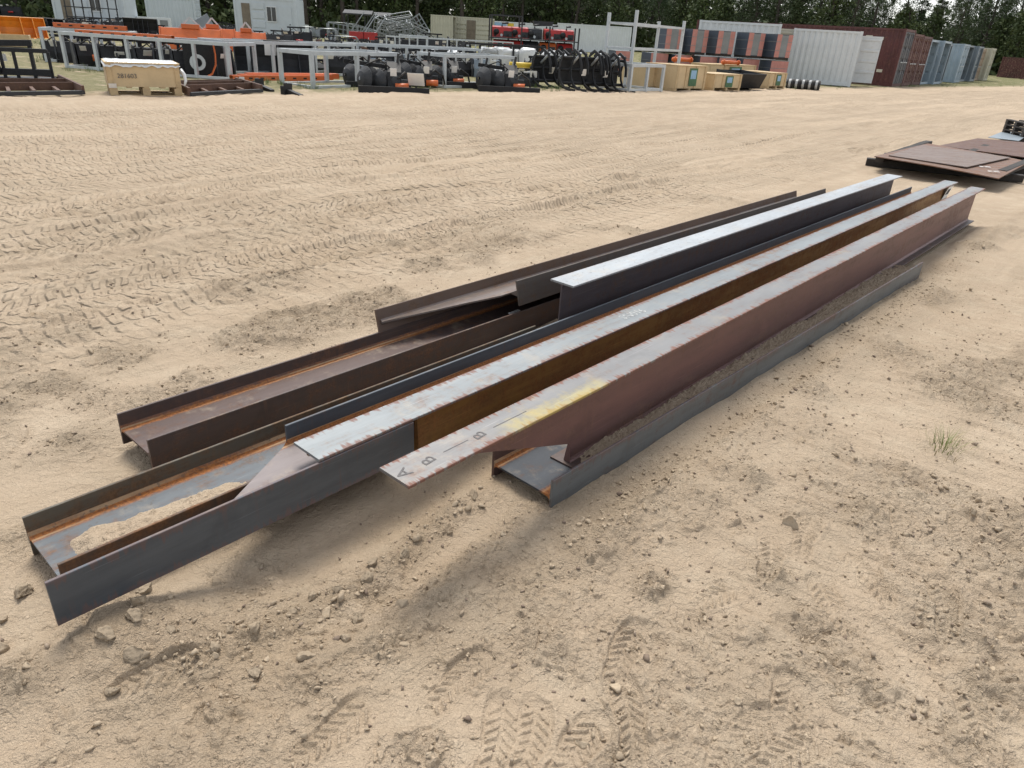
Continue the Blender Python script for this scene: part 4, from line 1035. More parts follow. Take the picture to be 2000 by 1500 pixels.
for k, (px, py, lb) in enumerate(((73, 62, 'black digging bucket just past the amber buckets'), (84, 62, 'second black digging bucket past the amber buckets'), (96, 63, 'black digging bucket between amber buckets and the mesh frame'), (108, 64, 'black digging bucket before the mesh frame'))):
    bucket(lb, seat(px, py), math.radians(40), .55, .80, BLACK, 3, .8, group='black digging buckets')
for k, (px, lb) in enumerate(((246, 'dark tall bucket left of the three before the orange deck'), (265, 'dark tall bucket in the middle before the orange deck'), (284, 'dark tall bucket touching the orange deck'))):
    bucket(lb, seat(px, 76 + k), math.radians(25), .75, 1.15, BLACK, 0, .7, group='dark tall buckets')
# orange mower decks
def deck(label, loc, rz, w=2.6, h=1.0):
    t = thing('mower_deck', label, 'mower deck', loc, rz, 'orange mower decks')
    m = MB(); m.prism([(0, 0), (1.1, 0), (1.1, h * .75), (.75, h), (.35, h), (0, h * .45)], 'yz', 0, w); m.build('housing', ORANGE, t)
    m = MB(); m.prism([(-.03, .05), (1.13, .05), (1.13, h * .78), (.75, h + .03), (.33, h + .03), (-.03, h * .47)], 'yz', -.06, -.01); m.build('side_plate', ORANGE, t)
    m = MB(); m.prism([(-.03, .05), (1.13, .05), (1.13, h * .78), (.75, h + .03), (.33, h + .03), (-.03, h * .47)], 'yz', w + .01, w + .06); m.build('side_plate', ORANGE, t)
    m = MB(); m.bar((w * .3, .55, h), (w * .5, .55, h + .45), .07); m.bar((w * .7, .55, h), (w * .5, .55, h + .45), .07); m.build('hitch_frame', GALV, t)
    m = MB(); m.span(w * .35, w * .65, .3, .8, h + .005, h + .18); m.build('gear_cover', ORANGE, t)
    m = MB(); m.span(w * .30, w * .48, -.035, -.004, .15, .28); m.build('decal', WHITE, t)
    m = MB(); m.tube([(.1, .95, .14), (w - .1, .95, .14)], .12, 10); m.build('roller', BLACK, t, True)
    return t
deck('large orange mower deck behind the plywood crate rack', seat(318, 98), math.radians(20), 2.5, .95)
deck('orange mower deck next to the grey leaning flap', seat(378, 97), math.radians(20), 1.9, .95)
deck('orange mower deck behind the dark buckets', seat(448, 98), math.radians(16), 1.7, .85)
# long orange beams on and under the racks
def long_beam(label, A, B, z, w=.16, h=.13):
    L = (B - A).length; t = thing('slotted_rack_bar', label, 'rack bar', (A.x, A.y, z), yaw_of(A, B), 'orange slotted rack bars')
    m = MB(); m.span(0, L, 0, w, 0, .01); m.span(0, L, 0, .012, .01, h); m.span(0, L, w - .012, w, .01, h); m.span(0, L, .012, w - .012, h - .012, h); m.build('channel', ORANGE, t)
    for i in range(int(L / .32)):
        m = MB(); m.span(.12 + i * .32, .22 + i * .32, -.004, .002, h * .35, h * .65); m.build('slot', BLACK, t)
    return t
long_beam('orange slotted bar lying across the top of the crate rack', ground_at(160, 133), ground_at(345, 146), .86)
long_beam('orange slotted bar on the rack behind, ending at the white label', ground_at(118, 118), ground_at(258, 124), .95)
a, b = ground_at(456, 160), ground_at(640, 160)
for k in range(3):
    long_beam('orange slotted bar on the grass before the dark buckets, %s of three' % ('front', 'middle', 'back')[k], a + Vector((.1 * k, .28 * k, 0)), b + Vector((.1 * k, .28 * k, 0)), .02 + .02 * k, .22, .14)
# curved orange guard and black hub beside rack
t = thing('orange_guard', 'curved orange guard strip on black gear inside the crate rack', 'guard', seat(400, 154), math.radians(25))
m = MB(); m.sheet([(0, 0), (.22, .12), (.34, .35), (.36, .62), (.34, .85)], 'xz', 0, .30, .03); m.build('strip', ORANGE, t)
m = MB(); m.disc((-.12, .15, .4), .20, 'y', .06, 20, 0, .12); m.build('ring', GALV, t)
m = MB(); m.span(-.45, .7, .45, .85, 0, .85); m.build('housing', BLACK, t)
# generic black machines with tags, in lines behind the racks
def machine(label, loc, rz, w, h, seed, mat=None, extra=None):
    r = random.Random(seed); mat = mat or BLACK
    t = thing('machine_attachment', label, 'attachment', loc, rz, 'black machine attachments with paper tags')
    m = MB(); m.prism([(0, 0), (.7, 0), (.7, h * .55), (.5, h * .8), (.15, h * .8), (0, h * .4)], 'yz', w * .08, w * .92); m.build('housing', mat, t)
    for x in (0, w * .94):
        m = MB(); m.prism([(-.08, 0), (.78, 0), (.74, h * .7), (.45, h * .95), (.1, h * .85), (-.08, h * .35)], 'yz', x, x + .04); m.build('side_plate', BLACK2, t)
    for x in (w * .3, w * .66):
        m = MB(); m.bar((x, .6, h * .3), (x, .66, h * 1.02), .07); m.build('mount_post', BLACK, t)
    m = MB(); m.bar((w * .2, .64, h), (w * .8, .64, h), .08); m.build('mount_bar', BLACK, t)
    m = MB(); m.tube([(w * .2, .1, h * .8), (w * .35, -.1, h * .95), (w * .55, -.05, h * .7), (w * .7, .2, h * .82)], .022, 6); m.build('hose', RUBBER, t, True)
    for k in range(r.randint(1, 3)): paper(t, (w * r.uniform(.15, .85), -.12, h * r.uniform(.5, .95)), r.uniform(.14, .26), r.uniform(.12, .22), r.uniform(.3, 1.0), r.uniform(-.4, .4))
    if extra:
        m = MB(); m.tube([(w * .4, -.12, h * .35), (w * .62, -.12, h * .35)], .09, 10); m.build('motor', extra, t, True)
    return t
ml = [(86, 118, 1.0, .72, 'inside the rack end standing in weeds'), (112, 124, 1.0, .75, 'under the left half of the crate rack, nearest the weeds'), (150, 131, 1.1, .78, 'under the crate rack just left of the plywood crate'),
      (196, 136, 1.0, .78, 'under the crate rack, first behind the plywood crate'), (232, 138, 1.0, .8, 'under the crate rack, second behind the plywood crate'), (268, 141, 1.0, .8, 'under the crate rack, third behind the plywood crate'),
      (304, 145, 1.0, .82, 'under the crate rack, just right of the plywood crate'), (340, 149, .9, .82, 'under the crate rack before the galvanised ring'), (424, 152, .5, .85, 'dark upright one beside the rack corner')]
for k, (px, py, w, h, lb) in enumerate(ml): machine('black attachment %s' % lb, seat(px, py), math.radians(24 + 6 * (k % 3)), w, h, k, extra=RED if k == 5 else (ORANGE if k == 2 else None))
ml2 = [(705, 128, 1.3, .7, 'in the second line behind the near rack'), (742, 131, 1.3, .7, 'in the second line above the black discs'), (790, 132, 1.4, .7, 'in the second line left of the tan container'), (838, 133, 1.3, .7, 'in the second line below the tan doorway'),
       (885, 134, 1.2, .7, 'in the second line left of the black table frame'), (520, 92, 1.6, .9, 'behind the yellow knob under the cabin'), (555, 92, 1.8, 1.1, 'large, below the cabin window'), (480, 82, 1.7, .7, 'with pale hoses at the cabin doorway'),
       (720, 104, 2.0, .9, 'third line, below the red handled cart'), (765, 104, 2.4, 1.0, 'third line, centre, below the wire cages'), (818, 106, 2.2, 1.2, 'third line, tall dark, left of the tan container'),
       (600, 138, 1.2, .35, 'low dark one on grass beyond the orange bars'), (640, 148, .7, .75, 'between orange bars and black discs'), (720, 150, 1.4, .6, 'behind the black discs under the rack'), (800, 152, 1.2, .65, 'dark red, behind the middle racks'), (880, 150, 1.1, .65, 'dark block behind the rack corner post'),
       (1016, 158, 1.2, .6, 'green-grey trough before the wrapped goods')]
for k, (px, py, w, h, lb) in enumerate(ml2): machine('black attachment %s' % lb, seat(px, py), math.radians(12 + 7 * (k % 4)), w, h, 40 + k, BLACK2 if k % 3 else BLACK, extra=(None, ORANGE, RED, None)[k % 4])
# crowded small gear between the lines of racks
rr = random.Random(909)
for nm, n, xa, xb, ya, yb, lb in (('middle', 26, 580, 940, 84, 126, 'small dark attachment in the crowded lines behind the middle racks'), ('left', 14, 120, 300, 58, 92, 'small dark attachment crowded behind the crate rack'),
                                  ('front', 12, 620, 1030, 140, 158, 'small dark attachment standing between the two front rack lines')):
    for k in range(n):
        px = xa + (xb - xa) * (k + rr.random()) / n; py = rr.uniform(ya, yb) + .0612 * (px - (xa + xb) / 2)
        o = machine(lb, seat(px, py), rr.uniform(-.4, 1.0), rr.uniform(.5, 1.3), rr.uniform(.4, .85), 500 + k, rr.choice((BLACK, BLACK, BLACK2, GREYB, RUSTM)), rr.choice((None, None, ORANGE, RED, GALV)))
        o['group'] = 'small dark attachments crowded at the ' + nm
# far-left clutter beyond the mesh frame and along the far line
ml3 = [(0, 30, 2.4, 1.3, 'blue-white machine at the far top left corner'), (22, 29, 2.4, 1.2, 'with the red seat at the far top left'), (55, 30, 3.0, .8, 'long low one on the far grass'), (130, 60, 1.3, .8, 'before the mesh frame, left one'), (150, 62, 1.3, .8, 'before the mesh frame, middle one'), (172, 62, 1.4, .85, 'before the mesh frame, next to the cabin step'),
       (200, 66, 1.5, .9, 'before the pale cabin door'), (222, 68, 1.3, 1.0, 'left of the dark tall buckets'), (392, 70, 1.5, .8, 'at the corner of the grey corrugated container'), (412, 66, 2.2, .9, 'white-topped one left of the grey cabin'), (440, 68, 1.6, .8, 'brown one left of the grey cabin'),
       (598, 72, 2.0, .9, 'right of the grey cabin by the white bin'), (620, 74, 2.0, .9, 'behind the zinc hoops')]
for k, (px, py, w, h, lb) in enumerate(ml3): machine('dark attachment %s' % lb, seat(px, py), math.radians(20 + 9 * (k % 3)), w, h, 80 + k, (BLACK, BLACK2, GREYB)[k % 3], extra=(RED, None, ORANGE, None)[k % 4])
# mesh frame before the pale cabin
P_ = far_at(138, 52); t = thing('mesh_frame', 'tall dark mesh frame leaning before the pale cabin', 'mesh frame', (P_.x, P_.y, 0), .3)
for i in range(7):
    m = MB(); m.bar((i * .42, .1 * i, 0), (i * .42, .1 * i + .15, 2.5 - .1 * (i % 2)), .06); m.build('upright', BLACK2, t)
for z in (.45, 1.0, 1.5, 2.0, 2.4):
    m = MB(); m.bar((-.05, -.05, z), (2.6, .62, z), .05); m.build('crossbar', BLACK2, t)
# leaning grey flap, orange deck
P_ = seat(412, 90); t = thing('steel_flap', 'grey-blue steel flap leaning beside the orange decks', 'flap', P_, .6)
m = MB(); m.box((0, 0, .75), (.8, .06, 1.5), Matrix.Rotation(-.5, 3, 'Y')); m.build('plate', GREYB, t)
m = MB(); m.bar((.2, .1, 0), (.1, .1, 1.1), .06); m.build('prop', BLACK, t)
P_ = seat(517, 99); t = thing('amber_hopper', 'small amber funnel before the black machines', 'funnel', P_, 0)
m = MB(); m.tube([(0, 0, .25), (0, 0, .45)], .18, 12, True, .34); m.build('cone', AMBER, t, True)
m = MB(); m.tube([(0, 0, 0), (0, 0, .25)], .07, 8); m.build('neck', AMBER, t, True)
# zinc hoop racks
def hoops(label, loc, rz, w, h, n):
    t = thing('hoop_rack', label, 'hoop rack', loc, rz, 'zinc hoop racks')
    for i in range(n):
        y = i * .55
        m = MB(); m.tube([(0, y, 0), (0, y, h - .12), (.12, y, h), (w - .12, y, h), (w, y, h - .12), (w, y, 0)], .03, 6); m.build('hoop', HOOP, t, True)
    for x in (0, w):
        m = MB(); m.tube([(x, 0, .35), (x, .55 * (n - 1), .35)], .022, 6); m.build('tie_tube', HOOP, t, True)
    return t
hoops('zinc hoop rack just right of the grey cabin', seat(584, 89), .15, .9, 1.15, 4); hoops('zinc hoop rack in the middle of the hoop group', seat(620, 91), .15, 1.2, 1.1, 4)
hoops('low zinc hoop rack nearest the third-line machines', seat(652, 95), .12, 1.5, .75, 3); hoops('zinc hoop rack at the back beyond the hoop group', seat(640, 82), .1, 1.6, 1.5, 3)
# heap of wire cages
def cage(label, loc, rot, sx, sy, sz):
    t = thing('wire_cage', label, 'wire cage', loc, 0, 'wire cages heaped before the forest'); t.rotation_euler = rot
    for a in (0, 1):
        for b in (0, 1):
            m = MB(); m.bar((a * sx, b * sy, 0), (a * sx, b * sy, sz), .05); m.build('edge_tube', HOOP, t)
            m = MB(); m.bar((0, a * sy, b * sz), (sx, a * sy, b * sz), .05); m.build('edge_tube', HOOP, t)
            m = MB(); m.bar((a * sx, 0, b * sz), (a * sx, sy, b * sz), .05); m.build('edge_tube', HOOP, t)
    for i in range(1, 6):
        for yy in (0, sy):
            m = MB(); m.bar((sx * i / 6, yy, 0), (sx * i / 6, yy, sz), .03); m.build('wire', HOOP, t)
    for i in range(1, 4):
        for yy in (0, sy):
            m = MB(); m.bar((0, yy, sz * i / 4), (sx, yy, sz * i / 4), .03); m.build('wire', HOOP, t)
    return t
cg = [(718, 58, (0, .1, .3), 2.2, 1.4, 1.3, 0, 'at the left foot of the cage heap'), (742, 57, (.1, -.05, .1), 2.6, 1.6, 1.9, 0, 'big, left middle of the cage heap'), (775, 58, (0, .15, -.2), 2.4, 1.4, 1.2, 0, 'lying low in the middle of the cage heap'),
      (783, 57, (.2, .35, .2), 2.0, 1.2, 1.4, 1.1, 'tipped on top of the cage heap'), (805, 60, (0, -.6, .1), 1.9, 1.3, 1.7, .5, 'tilted high at the right of the cage heap'), (812, 62, (.1, .1, -.1), 2.3, 1.3, 1.1, 0, 'at the right foot of the cage heap'),
      (640, 62, (0, .1, .2), 2.6, 1.5, 1.5, .3, 'alone beyond the zinc hoops'), (676, 60, (0, .2, -.1), 2.2, 1.4, 1.6, .2, 'between hoops and the red handled cart'), (728, 58, (.15, .25, 0), 1.8, 1.3, 1.3, 1.4, 'balanced on the left of the cage heap'), (760, 58, (.3, -.2, .3), 2.2, 1.2, 1.0, 1.7, 'highest in the middle of the cage heap')]
for px, dd, rot, a, b, c, z, lb in cg:
    P_ = far_at(px, dd); cage('zinc wire cage %s' % lb, (P_.x, P_.y, z * .62), rot, a * .85, b * .85, c * .85)
for k, (px, lb) in enumerate(((683, 'left red handled cart before the wire cages'), (712, 'right red handled cart before the wire cages'))):
    P_ = far_at(px, 52); t = thing('hand_cart', lb, 'cart', (P_.x, P_.y, .3), .2 + .3 * k, 'red handled carts')
    m = MB(); m.span(0, .9, 0, .7, .3, .75); m.build('tray', RED, t)
    for x in (.1, .8):
        m = MB(); m.bar((x, .1, .7), (x + .9, .2, 1.9), .05); m.build('handle_bar', HOOP, t)
        m = MB(); m.disc((x, -.05, .15), .22, 'y', .08, 14, 0, .06); m.build('wheel', RUBBER, t)
# black canopy roofs beyond
for k, (px, dd, lb) in enumerate(((672, 74, 'dark flat canopy roof on posts beyond the hoops'), (712, 80, 'dark canopy roof on posts left of the cage heap'))):
    P_ = far_at(px, dd); t = thing('canopy', lb, 'canopy', (P_.x, P_.y, 0), .1, 'dark canopies')
    m = MB(); m.prism([(-.2, 2.3), (1.3, 2.6), (2.8, 2.3), (2.8, 2.2), (1.3, 2.48), (-.2, 2.2)], 'yz', 0, 2.6); m.build('roof', BLACK2, t)
    for x in (.1, 2.5):
        for y in (0, 2.6):
            m = MB(); m.bar((x, y, 0), (x, y, 2.2), .09); m.build('post', BLACK2, t)
# rack with red machines
A = far_at(958, 48); B = far_at(1126, 49); L = (B - A).length
t = thing('machine_rack', 'two-tier dark rack loaded with red machines before the white container', 'rack', (A.x, A.y, 0), yaw_of(A, B))
for x in (0, L * .34, L * .66, L):
    for y in (0, 1.1):
        m = MB(); m.bar((x, y, 0), (x, y, 2.45 if x < L * .4 else 2.0), .08); m.build('post', BLACK2, t)
for z in (.5, 1.25):
    m = MB(); m.span(0, L, 0, 1.1, z - .06, z); m.build('shelf', BLACK2, t)
for y in (0, 1.1):
    m = MB(); m.bar((0, y, 2.45), (L * .34, y, 2.45), .07); m.build('top_rail', BLACK2, t)
rzR = yaw_of(A, B)
def engine(label, u, z, w, mat, seed):
    P_ = A.lerp(B, u); r = random.Random(seed); t = thing('engine_unit', label, 'engine', (P_.x - .55 * math.sin(rzR) + 0, P_.y + .35, z), rzR, 'machines on the two-tier rack')
    m = MB(); m.prism([(0, 0), (.6, 0), (.6, .45), (.4, .62), (.1, .55), (0, .3)], 'yz', 0, w); m.build('casing', mat, t)
    m = MB(); m.tube([(w * .2, .1, .3), (w * .2, -.14, .3)], .17, 12); m.build('fan', BLACK, t, True)
    m = MB(); m.tube([(w * .5, .3, .6), (w * .5, .3, .78), (w * .8, .3, .8)], .06, 8); m.build('pipe', BLACK2, t, True)
    m = MB(); m.span(w * .55, w * .95, -.06, .0, .05, .35); m.build('block', BLACK2, t)
    for k in range(3):
        m = MB(); m.disc((w * (.15 + .3 * k), -.08, .12), .08, 'y', .05, 10); m.build('pulley', GALV if k == 1 else BLACK, t)
    return t
eng = [(.02, 1.26, 1.3, RED, 'upper tier, first from the tan container'), (.24, 1.26, 1.1, RED, 'upper tier, second from the tan container'), (.43, 1.26, .9, BLACK2, 'upper tier, dark one in the middle'), (.62, 1.26, 1.1, RED, 'upper tier, bright red under the plain trailer'),
       (.80, 1.26, .9, RED, 'upper tier, last one at the trailer side'), (.05, .52, 1.8, RED, 'lower tier, long red one at the left'), (.38, .52, 1.0, BLACK, 'lower tier, black one in the middle'), (.58, .52, 1.0, ORANGE, 'lower tier, orange-brown one'), (.78, .52, 1.0, RED, 'lower tier, dull red at the trailer side')]
for k, (u, z, w_, mt, lb) in enumerate(eng): engine('machine on the two-tier rack, %s' % lb, u, z, w_, mt, k)
P_ = far_at(1040, 49); t = thing('dark_box', 'dark box on top of the machines on the two-tier rack', 'box', (P_.x, P_.y + .4, 1.98), .1)
m = MB(); m.prism([(0, 0), (1.1, .06), (1.2, .3), (-.1, .3)], 'xz', 0, .7); m.build('body', BLACK2, t)
# black table frame with wrapped goods
A = ground_at(936, 138); B = ground_at(1062, 141); L = (B - A).length
t = thing('table_frame', 'black steel table frame over wrapped goods before the red machines', 'frame', (A.x, A.y, 0), yaw_of(A, B))
for x in (0, L * .5, L):
    for y in (0, 1.2):
        m = MB(); m.bar((x, y, 0), (x, y, 1.0), .07); m.build('post', BLACK, t)
for y in (0, 1.2):
    m = MB(); m.bar((0, y, 1.04), (L, y, 1.04), .08); m.build('top_rail', BLACK, t)
def lump(label, loc, sx, sy, sz, mat, seed, group, name='wrapped_bundle', band=True):
    t = thing(name, label, 'bundle', loc, seed * .4, group); V, Fc = ico(3)
    e = np.sign(V) * np.abs(V) ** .45
    d = 1 + .10 * np.array([perlin(np.array([p[0] * 2.2 + seed * 3]), np.array([p[1] * 2.2 + p[2] * 1.7]), seed)[0] for p in V])
    np_mesh('wrapping', e * d[:, None] * np.array([sx / 2, sy / 2, sz / 2]) + np.array([0, 0, sz / 2 + .1]), Fc, mat, True, t)
    m = MB(); m.span(-sx * .45, sx * .45, -sy * .45, sy * .45, 0, .11); m.build('skid', WOODD, t)
    return t
wl = [(952, 135, .8, .8, .8, WRAPG, 'grey, under the table frame at the left'), (978, 136, .8, .8, .85, WRAP, 'white shiny, under the table frame'), (1003, 137, .8, .7, .8, WRAPG, 'grey ribbed, under the table frame at the right'), (1030, 139, .9, .8, .9, WRAP, 'bright crumpled, right of the table frame'),
      (1078, 136, 2.0, .9, .8, WRAP, 'long pale, below the orange-brown machine'), (870, 121, 1.8, .9, .5, WRAP, 'white sheet bundle on the thin rack line below the tan container')]
for k, (px, py, a, b, c, mt, lb) in enumerate(wl): lump('wrapped bundle, %s' % lb, seat(px, py), a, b, c, mt, k + 1, 'stretch-wrapped bundles')
# yellow-topped machine
t = machine('grey-green attachment with yellow cover beside the grapples', seat(990, 166), math.radians(10), 1.1, .55, 300, BLACK2)
m = MB(); m.tube([(.1, .3, .66), (1.0, .3, .66)], .09, 10); m.build('cover', YELLOW, t, True)
m = MB(); m.span(-.5, .9, .1, .7, .44, .47); m.build('plastic_sheet', WRAP, t)
# white bin, wooden trays at the left
P_ = far_at(583, 70); t = thing('white_tote', 'white plastic tote with printed sign beside the grey cabin', 'tote', (P_.x, P_.y, 0), .1)
m = MB(); m.span(0, .8, 0, .8, .1, 1.15); m.build('tank', WHITE, t); m = MB(); m.span(.2, .5, -.01, .0, .6, .9); m.build('print', INK, t); m = MB(); m.span(0, .8, 0, .8, 0, .1); m.build('base', WOODD, t)
P_ = seat(2, 91); t = thing('timber_box', 'open pale timber box at the left edge below the amber buckets', 'box', (P_[0] - .6, P_[1], 0), .5)
m = MB(); m.span(0, 1.5, 0, .03, 0, .42); m.span(0, 1.5, .77, .8, 0, .42); m.span(0, .03, .03, .77, 0, .42); m.span(1.47, 1.5, .03, .77, 0, .42); m.build('wall_board', WOOD, t); m = MB(); m.span(.03, 1.47, .03, .77, .0, .03); m.build('bottom', WOOD, t)
# black skid frame at the left edge
P_ = seat(-26, 166); t = thing('skid_frame', 'black steel cage frame at the left edge behind the grader frame', 'frame', P_, math.radians(20))
for z in (.07, .30, .72):
    m = MB(); m.bar((0, 0, z), (1.25, 0, z), .08 if z != .30 else .13); m.build('rail', BLACK, t)
for x in (.0, .38, .62, .93, 1.25):
    m = MB(); m.bar((x, 0, .1), (x, 0, .70), .055); m.build('upright', BLACK, t)
m = MB(); m.prism([(0, .02), (1.3, .02), (1.2, .18), (.0, .18)], 'xz', .05, .5); m.build('base_plate', BLACK, t)
m = MB(); m.bar((-.1, .6, .8), (.85, .6, .84), .12); m.build('rear_rail', BLACK, t)
for x in (0, .8):
    m = MB(); m.bar((x, .6, .1), (x, .6, .78), .07); m.build('upright', BLACK, t)
m = MB(); m.tube([(.02, -.1, .34), (.34, -.1, .38)], .09, 8); m.build('motor', BLACK2, t, True)
paper(t, (.32, .3, .55), .16, .14, .2)
# grader frames lying flat
def grader(label, corners, seed):
    c = [ground_at(*p) for p in corners]; o = c[0]
    t = thing('grader_frame', label, 'frame', (o.x, o.y, zg(o.x, o.y)), yaw_of(c[0], c[1]), 'rusty grader frames lying on the sand')
    inv = Matrix.Rotation(-t.rotation_euler.z, 3, 'Z'); c = [inv @ (p - o) for p in c]
    def br(a, b, nm, h=.12, th=.05):
        m = MB(); m.bar((a.x, a.y, h / 2), (b.x, b.y, h / 2), th, h); m.build(nm, RUSTM if nm == 'blade' else BLACK2 if nm == 'front_bar' else RUSTM, t)
    br(c[0], c[1], 'front_bar', .07, .09); br(c[3], c[2], 'back_bar'); br(c[0], c[3], 'side_bar', .16); br(c[1], c[2], 'side_bar', .16)
    for u in (.33, .66):
        br(c[0].lerp(c[3], u), c[1].lerp(c[2], u), 'blade', .15, .04)
    for u in (.25, .5, .75): br(c[0].lerp(c[1], u) + Vector((0, .05, 0)), c[3].lerp(c[2], u) - Vector((0, .05, 0)), 'cross_bar', .08, .06)
    return t
grader('rusty flat grader frame in front of the black cage at the left edge', ((-30, 191), (165, 187), (118, 163), (-30, 163)), 1)
grader('rusty flat grader frame right of the plywood crate', ((372, 191), (512, 183), (462, 167), (334, 171)), 2)
# trailer hitches
for k, (px, py, lb) in enumerate(((508, 176, 'small black trailer hitch nearer the plywood crate'), (563, 184, 'small black trailer hitch nearer the near rack'))):
    t = thing('trailer_hitch', lb, 'hitch', seat(px, py), -.5, 'black trailer hitches on the sand')
    m = MB(); m.span(-.14, .0, -.1, .1, 0, .20); m.span(0, .012, -.13, .13, 0, .26); m.build('bracket', BLACK, t)
    m = MB(); m.prism([(.02, .0), (.42, 0), (.42, .05), (.1, .12), (.02, .14)], 'xz', -.06, .06); m.build('tongue', BLACK, t)
    m = MB(); m.tube([(-.07, 0, .20), (-.07, 0, .27)], .045, 10); m.build('knob', BLACK2, t, True)
P_ = seat(474, 170); t = thing('paper_tag', 'white card lying on a rusty grader frame', 'tag', P_, .4)
m = MB(); m.box((0, 0, .14), (.12, .004, .22), Matrix.Rotation(.2, 3, 'X')); m.build('sheet', WHITE_PAPER, t)

# ------------------------------------------------------------------ steel plates on dunnage at the right
PLATE = steel('plate_rust', (.155, .095, .070), (.115, .070, .052), (.24, .115, .06), .4, .6, .25)
PLATE2 = steel('plate_grey_rust', (.165, .120, .098), (.125, .090, .074), (.22, .125, .08), .3, .55, .3)
PLATE3 = steel('plate_dark_rust', (.105, .052, .038), (.075, .040, .032), (.18, .08, .04), .35, .65, .15)
def plate(label, pts, z, th, mat, bend=0.0):
    c = [ground_at(px, py, z) for px, py in pts]; o = sum(c, Vector()) / 4
    t = thing('steel_plate', label, 'steel plate', (o.x, o.y, z), 0, 'rusty steel plates on dunnage')
    n = 10; m = MB(); vs = []
    for i in range(n + 1):
        for j in range(n + 1):
            p = c[0].lerp(c[1], i / n).lerp(c[3].lerp(c[2], i / n), j / n) - o
            dz = -bend * (i / n) ** 3 * (1 - .3 * j / n) * (1 if True else 0)
            vs.append((p.x, p.y, dz))
    N = (n + 1) ** 2; vs += [(x, y, z_ - th) for x, y, z_ in vs]; fs = []
    for i in range(n):
        for j in range(n):
            a = i * (n + 1) + j; fs += [(a, a + n + 1, a + n + 2, a + 1), (N + a, N + a + 1, N + a + n + 2, N + a + n + 1)]
    for i in range(n):
        a, b = i * (n + 1), (i + 1) * (n + 1); fs += [(a, N + a, N + b, b), (a + n, b + n, N + b + n, N + a + n)]
        fs += [(i, i + 1, N + i + 1, N + i), (n * (n + 1) + i, N + n * (n + 1) + i, N + n * (n + 1) + i + 1, n * (n + 1) + i + 1)]
    m.add(vs, fs); m.build('sheet', mat, t); return t
PL = ((1708, 305), (1952, 344), (2012, 313), (1812, 280))
tp = plate('large rusty steel plate with chalk marks, lower of the two on dunnage', PL, .215, .012, PLATE, .03)
plate('smaller grey-brown steel plate lying on top of the large rusty one', ((1736, 303), (1888, 326), (1974, 307), (1802, 283)), .232, .012, PLATE2)
plate('dark red-brown steel plate behind the chalk-marked one', ((1834, 284), (2060, 315), (2160, 291), (1910, 270)), .20, .012, PLATE3)
plate('bare grey sheet lying beside the black pallet stack', ((1930, 268), (1990, 275), (2010, 262), (1960, 256)), .14, .008, GREYB)
ch = ground_at(1935, 326, .2165)
for k, (px, py) in enumerate(((1925, 326), (1942, 335))):
    c_ = ground_at(px, py, .215); m = MB(); p0 = c_ - Vector(tp.location)
    m.bar((p0.x - .1, p0.y - .02, .0012), (p0.x + .1, p0.y + .06, .0012), .02, .0012); m.bar((p0.x - .06, p0.y + .06, .0012), (p0.x + .05, p0.y - .05, .0012), .02, .0012); m.build('chalk_mark', CHALK, tp)
def timber(label, a, b, z0, w, h):
    A = ground_at(*a); B = ground_at(*b); L = (B - A).length
    t = thing('dunnage_timber', label, 'timber', (A.x, A.y, z0), yaw_of(A, B), 'black timbers under the plates')
    m = MB(); profile_loft(m, stations(0, L, 6), lambda x: rect_prof(-w / 2 + .004 * math.sin(x * 3), w / 2, 0, h + .004 * math.sin(x * 5), .008)); m.build('balk', WOODD, t)
timber('black timber poking out farthest under the plates', (1690, 322), (1995, 356), 0, .14, .11)
timber('black timber under the middle of the plates', (1724, 312), (2030, 345), 0, .14, .11)
timber('black timber under the back of the plates', (1770, 302), (2060, 328), 0, .14, .11)
timber('black cross timber at the left edge of the plates', (1712, 332), (1808, 296), .112, .12, .088)
timber('black cross timber under the centre of the plates', (1830, 345), (1920, 304), .112, .12, .088)
timber('black cross timber at the right edge of the plates', (1948, 360), (2040, 318), .112, .12, .088)
for k in range(4):
    P_ = ground_at(1992, 281); t = thing('black_pallet', 'black pallet at the right edge, %s in its stack' % ('lowest', 'second up', 'third up', 'topmost')[k], 'pallet', (P_.x, P_.y, .01 + k * .105), math.radians(-8), 'black pallets stacked at the right edge')
    pallet(t, 1.2, 1.0, WOODD, .10)

# ------------------------------------------------------------------ grass
BLADE = paint('grass_blade', (.10, .16, .035), .6, 0, .35, (.30, .26, .12), .5, 30); FRESH = paint('fresh_grass', (.20, .25, .07), .6, 0, .35, (.34, .30, .15), .6, 30); DRY = paint('dry_grass', (.30, .25, .12), .7, 0, .3)
def tuft_mesh(n, hgt, spread, seed):
    r = random.Random(seed); m = MB()
    for i in range(n):
        a = r.uniform(0, 2 * PI); rr = spread * r.random() ** .7 * .35; x, y = rr * math.cos(a), rr * math.sin(a); l = hgt * r.uniform(.45, 1.1); lean = r.uniform(.15, 1.0)
        a2 = a + r.uniform(-.6, .6); w = r.uniform(.0012, .0028) * hgt / .12; px_, py_ = -math.sin(a2) * w, math.cos(a2) * w; vs = []
        for k in range(4):
            u = k / 3; d = lean * l * u * u; vs += [(x + math.cos(a2) * d - px_ * (1 - u), y + math.sin(a2) * d - py_ * (1 - u), l * u * (1 - .25 * lean * u)), (x + math.cos(a2) * d + px_ * (1 - u), y + math.sin(a2) * d + py_ * (1 - u), l * u * (1 - .25 * lean * u))]
        m.add(vs, [(0, 1, 3, 2), (2, 3, 5, 4), (4, 5, 7, 6)])
    return m
P_ = seat(1840, 878); t = thing('grass_tuft', 'small green grass tuft growing alone in the sand at the right', 'grass tuft', P_)
tuft_mesh(60, .11, .20, 3).build('blades', FRESH, t); o = tuft_mesh(26, .10, .36, 5).build('dry_blades', DRY, t)
